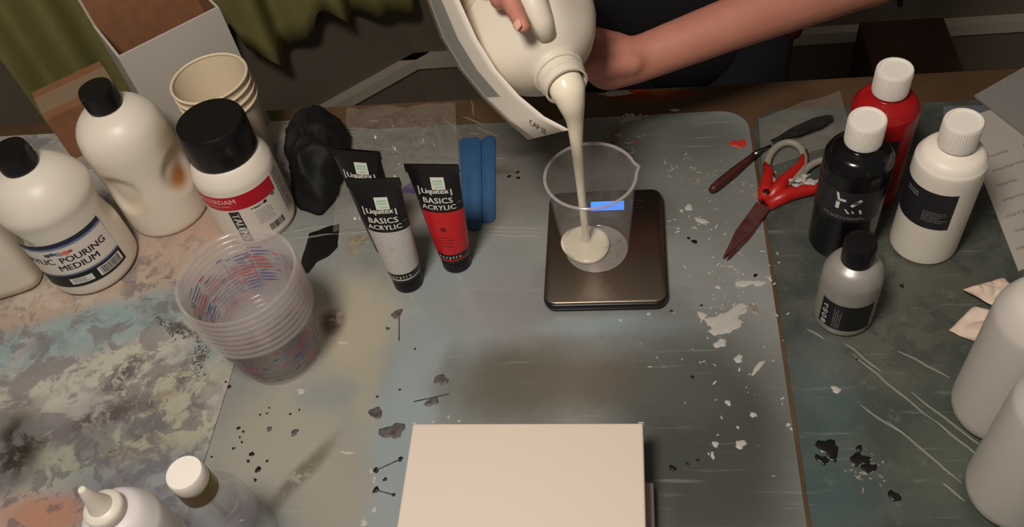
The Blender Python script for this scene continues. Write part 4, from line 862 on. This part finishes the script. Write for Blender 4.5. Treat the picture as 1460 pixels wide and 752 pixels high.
# ------------------------------------------------------------------ tissue, papers
def tissue():
    C = [pt(1372, 414), pt(1428, 404), pt(1450, 440), pt(1398, 494), pt(1352, 474), pt(1386, 446)]
    t = thing('tissue', 'crumpled pale pink-stained paper tissue lying beside a frosted bottle', 'tissue')
    m = mat('tissue_paper', (226, 206, 186), .9, noise_amt=.4, noise_scale=38, col2=(206, 150, 132), bump=.3, bscale=250)
    def sheet(name, A, B, Cc, D, amp, seed, z0):
        V = []; Fc = []; n = 18
        for j in range(n+1):
            for i in range(n+1):
                u, v = i/n, j/n; p = (A*(1-u)+B*u)*(1-v)+(D*(1-u)+Cc*u)*v; e = min(1, 5*min(u, 1-u, v, 1-v)+.25)
                V.append((p.x, p.y, z0+amp*e*(abs(noise.noise((p.x*30, p.y*30, seed)))*1.3+.35*abs(noise.noise((p.x*80, p.y*80, seed))))))
        for j in range(n):
            for i in range(n): b = j*(n+1)+i; Fc.append((b, b+1, b+n+2, b+n+1))
        o = ob(name, mesh(name, V, Fc, 30), m, t); md = o.modifiers.new('s', 'SOLIDIFY'); md.thickness = .0006
    sheet('fold', pt(1352, 474), pt(1398, 494), pt(1440, 450), pt(1386, 440), .012, 1.5, .0012); sheet('fold', pt(1370, 420), pt(1420, 446), pt(1452, 424), pt(1428, 402), .016, 4.5, .006)
tissue()
def poly_sheet(name, pts, z, th, m, label, cat):
    P = [W(*p) for p in pts]; return setmesh(name, prism(P, z, z+th), m, None, 0, label=label, cat=cat)
ns = poly_sheet('note_sheet', [(1368, 172), (1500, 128), (1640, 300), (1452, 388)], .0004, .0006, mat('note_paper', (176, 168, 156), .7), 'sheet of white paper with faint handwriting beside the white paint bottle', 'paper')
M_pen = mat('pencil_grey', (120, 112, 106), .7)
A = Vector(pt(1400, 215, .0012)); B = Vector(pt(1475, 190, .0012)); C2 = Vector(pt(1448, 360, .0012)); ex = (B-A).normalized(); ey = (C2-A).normalized()
for r in range(9):
    for k in range(3):
        P = []; u0 = .004+k*.035+.01*sin(r*3.1+k); v0 = .012+r*.022
        for s in range(26): P.append(A+ex*(u0+s*.0010)+ey*(v0+.0028*sin(s*1.9+r*2+k)*(.4+.6*abs(sin(s*.7+r)))))
        setmesh('handwriting', tube(P, .00035, 4), M_pen, ns, 0)
poly_sheet('folder', [(1388, 140), (1472, 92), (1600, 190), (1478, 210)], .0014, .003, mat('grey_card', (134, 130, 124), .7), 'plain grey card folder overlapping the handwritten sheet', 'folder')
poly_sheet('envelope', [(1345, 152), (1420, 150), (1420, 205), (1345, 200)], .0000, .0003, mat('blue_grey_card', (98, 98, 104), .6), 'blue grey paper slip behind the white paint bottle', 'paper')
# ------------------------------------------------------------------ canvas
zt = .060; ca = pt(588, 606, zt); cb = pt(917, 601, zt); CW = cb.x-ca.x; yb = (ca.y+cb.y)/2
M_canvas = mat('primed_canvas', (226, 210, 194), .75, bump=.25, bscale=900)
cv = thing('canvas', 'blank white stretched canvas resting on another canvas', 'canvas', ((ca.x+cb.x)/2, yb-.127, 0))
ob('stretched_cloth', bbox_mesh('stretched_cloth', (-CW/2, CW/2, -.127, .127, .024, zt), .0022, 3), M_canvas, cv)
for x in (-1, 1):
    for y in (-1, 1): setmesh('corner_fold', prism([(x*(CW/2-.0005), y*.1268), (x*(CW/2+.0008), y*.1275), (x*(CW/2-.0045), y*.1277)], .026, zt-.0003), M_canvas, cv, 0)
q = pt(925, 688, .0225); ob('canvas', bbox_mesh('canvas', (q.x-.205, q.x+.004, q.y-.19, q.y, .0, .0232), .002, 2), mat('grey_primed_canvas', (168, 156, 148), .75), None, 'second canvas lying underneath the blank white canvas', 'canvas')
# ------------------------------------------------------------------ person
per = thing('person', 'person in black shirt with bare arms holding and tilting the white jug', 'person')
def py(px, py_, y):
    d = ROT @ camray(px, py_); return CAM+d*(y/d.y)
wristL = py(912, 84, .775); midL = py(1040, 35, .81); elbL = py(1240, -42, .885); shL = Vector((.235, 1.06, .47))
palmL = py(868, 92, .765)
body = []
# left forearm and hand (palm up under the jug)
body += [capsule(wristL, midL, .0250, .0285), capsule(midL, elbL, .0285, .0390), capsule(elbL, shL, .040, .050)]
body += [capsule(wristL, palmL, .0255, .028)]
dh = (palmL-wristL).normalized(); sideL = dh.cross(Vector((0, .55, .83))).normalized()
for k in range(4):
    base = palmL+dh*.028+sideL*((k-1.5)*.0185); body.append(capsule(palmL+sideL*((k-1.5)*.013)-dh*.02, base, .0135, .0105))
    l = (.034, .040, .037, .030)[k]; j1 = base+dh*l+Vector((0, 0, .004)); j2 = j1+dh*l*.65+Vector((0, 0, .010)); j3 = j2+dh*l*.40+Vector((0, 0, .012))
    body += [capsule(base, j1, .0102, .0090), capsule(j1, j2, .0090, .0082), capsule(j2, j3, .0082, .0070)]
tb0 = wristL+dh*.012; tb1 = py(878, 70, .785); tb2 = py(848, 56, .785); body += [capsule(tb0, tb1, .0210, .0190), capsule(tb1, tb2, .0185, .0140)]
# right arm: hand over the jug's raised end, index finger lying on its front face
faceP = J(0, JB+.002, .10)
tipR = ponp(746, 38, J(0, JB+.0085, 0), Nn); kn = ponp(727, 2, J(0, JB+.0095, 0), Nn); knb = ponp(722, -48, J(0, JB+.018, 0), Nn)
body += [capsule(knb, kn, .0098, .0092), capsule(kn, tipR, .0092, .0074)]
t2 = ponp(712, 2, J(0, JB+.0085, 0), Nn); t2b = ponp(702, -26, J(0, JB+.012, 0), Nn); t2c = ponp(703, -62, J(0, JB+.018, 0), Nn)
body += [capsule(t2b, t2, .0098, .0088), capsule(t2c, t2b, .0100, .0098)]
t3 = ponp(690, -18, J(0, JB+.0085, 0), Nn); t3b = ponp(684, -64, J(0, JB+.016, 0), Nn); body += [capsule(t3b, t3, .0100, .0085)]
t4 = ponp(672, -35, J(0, JB+.008, 0), Nn); t4b = ponp(668, -70, J(0, JB+.014, 0), Nn); body += [capsule(t4b, t4, .0090, .0078)]
palmR = ponp(695, -120, J(0, JB+.026, 0), Nn)
for q_ in (knb, t2c, t3b, t4b): body.append(capsule(palmR, q_, .019, .0115))
thR = ponp(745, -95, J(0, JB+.02, 0), Nn); body += [capsule(palmR, thR, .017, .0125), capsule(thR, ponp(770, -70, J(0, JB+.010, 0), Nn), .012, .0085)]
wristR = palmR+Vector((-.035, .055, .05)); elbR = Vector((-.335, .985, .335)); shR = Vector((-.135, 1.06, .47))
body += [capsule(palmR, wristR, .024, .0245), capsule(wristR, elbR, .0245, .039), capsule(elbR, shR, .040, .050)]
# torso, neck, head, legs
hip = Vector((.072, 1.165, .06)); chest = Vector((.052, 1.10, .38)); neck = Vector((.05, 1.03, .53)); head = Vector((.045, .975, .665))
body += [ellipsoid(hip, (.155, .095, .11)), ellipsoid((hip+chest)/2, (.135, .085, .16)), ellipsoid(chest, (.165, .10, .15)), capsule(shL, shR, .055, .055), capsule(neck-Vector((0, -.02, .06)), neck+Vector((0, -.02, .06)), .052, .048)]
hM = Matrix.Rotation(radians(22), 3, 'X')
body += [ellipsoid(head, (.074, .092, .112), hM), ellipsoid(head+Vector((0, -.035, -.055)), (.052, .055, .055), hM), capsule(head+Vector((0, -.088, .015)), head+Vector((0, -.112, -.022)), .009, .014), ellipsoid(head+Vector((.076, .005, -.01)), (.010, .018, .030)), ellipsoid(head+Vector((-.076, .005, -.01)), (.010, .018, .030))]
for s in (-1, 1):
    hp = hip+Vector((s*.082, 0, -.05)); kn_ = Vector((hip.x+s*.095, 1.13, FZ+.47)); an = Vector((hip.x+s*.10, 1.18, FZ+.09)); body += [capsule(hp, kn_, .082, .056), capsule(kn_, an, .056, .038), capsule(an+Vector((0, 0, -.045)), an+Vector((0, -.15, -.055)), .036, .030)]
ob('body', remeshed('body', body, .0042, 5), M_skin, per)
M_cloth = mat('black_shirt', (15, 14, 16), .85, bump=.3, bscale=300)
sh = [ellipsoid(hip+Vector((0, 0, -.14)), (.160, .108, .13)), ellipsoid(hip+Vector((0, -.01, -.07)), (.176, .11, .14)), ellipsoid(hip+Vector((0, 0, -.02)), (.172, .112, .14)), ellipsoid((hip+chest)/2, (.150, .100, .17)), ellipsoid(chest, (.180, .115, .155)), capsule(shL, shR, .064, .064), capsule(shL, shL+(elbL-shL)*.45, .064, .060), capsule(shR, shR+(elbR-shR)*.45, .064, .060)]
shirt = ob('shirt', remeshed('shirt', sh, .008, 6), M_cloth, per)
pn = []
for s in (-1, 1):
    hp = hip+Vector((s*.082, 0, -.05)); kn_ = Vector((hip.x+s*.095, 1.13, FZ+.47)); an = Vector((hip.x+s*.10, 1.18, FZ+.09)); pn += [capsule(hp, kn_, .092, .068), capsule(kn_, an, .068, .055)]
pn.append(ellipsoid(hip+Vector((0, 0, -.03)), (.168, .106, .10)))
ob('trousers', remeshed('trousers', pn, .009, 5), mat('black_denim', (22, 22, 26), .9), per)
# red side trim of the garment
setmesh('red_trim', tube([hip+Vector((.158, -.05, -.16)), hip+Vector((.170, -.046, -.10)), hip+Vector((.174, -.044, -.03)), hip+Vector((.170, -.042, .03)), hip+Vector((.155, -.04, .09))], [.012, .020, .023, .020, .012], 12), mat('red_fabric', (120, 14, 18), .85), shirt, 180)
for s in (-1, 1):
    an = Vector((hip.x+s*.10, 1.18, FZ+.0))
    setmesh('shoe', merge(superloft([(.044, .135, .0, 0, 0), (.047, .138, .02, 0, 0), (.044, .130, .05, 0, .005), (.040, .085, .08, 0, .045), (.040, .055, .11, 0, .065)], 32, 2.6)), mat('shoe_black', (28, 26, 28), .5), per, 60).location = an+Vector((0, -.075, .0))
hair = [ellipsoid(head+Vector((0, .02, .025)), (.086, .098, .112), hM), ellipsoid(head+Vector((0, .075, -.05)), (.07, .05, .10), hM)]
ob('hair', remeshed('hair', hair, .006, 4), mat('brown_hair', (58, 40, 28), .6, bump=.6, bscale=120), per)
for s in (-1, 1):
    setmesh('eye', ellipsoid(head+Vector((s*.030, -.083, .006)), (.012, .010, .008), None, 10), mat('eye_white', (230, 226, 220), .2), per, 180); setmesh('iris', ellipsoid(head+Vector((s*.030, -.0905, .004)), (.0055, .004, .0055), None, 8), mat('iris_brown', (48, 32, 22), .2), per, 180)
setmesh('lips', ellipsoid(head+Vector((0, -.088, -.062)), (.022, .010, .008), None, 10), mat('lip_pink', (170, 88, 84), .4), per, 180)
# fingernails on the visible hand
nd = (tipR-kn).normalized(); nx = nd.cross(Nn).normalized()
NV = []; NF = []
for j in range(5):
    for i in range(7):
        u_ = (-.0042+.0084*i/6)*(.72, .95, 1, .95, .62)[j]; v_ = -.0095+.0092*j/4; NV.append(tipR+nd*(v_+.0052)+nx*u_+Nn*(.0080-22*u_*u_-.0012*(j == 4)))
for j in range(4):
    for i in range(6): b = j*7+i; NF.append((b, b+1, b+8, b+7))
nl = ob('fingernail', mesh('fingernail', NV, NF, 180), mat('nail', (226, 168, 150), .25), per); nl.modifiers.new('s', 'SOLIDIFY').thickness = .0005
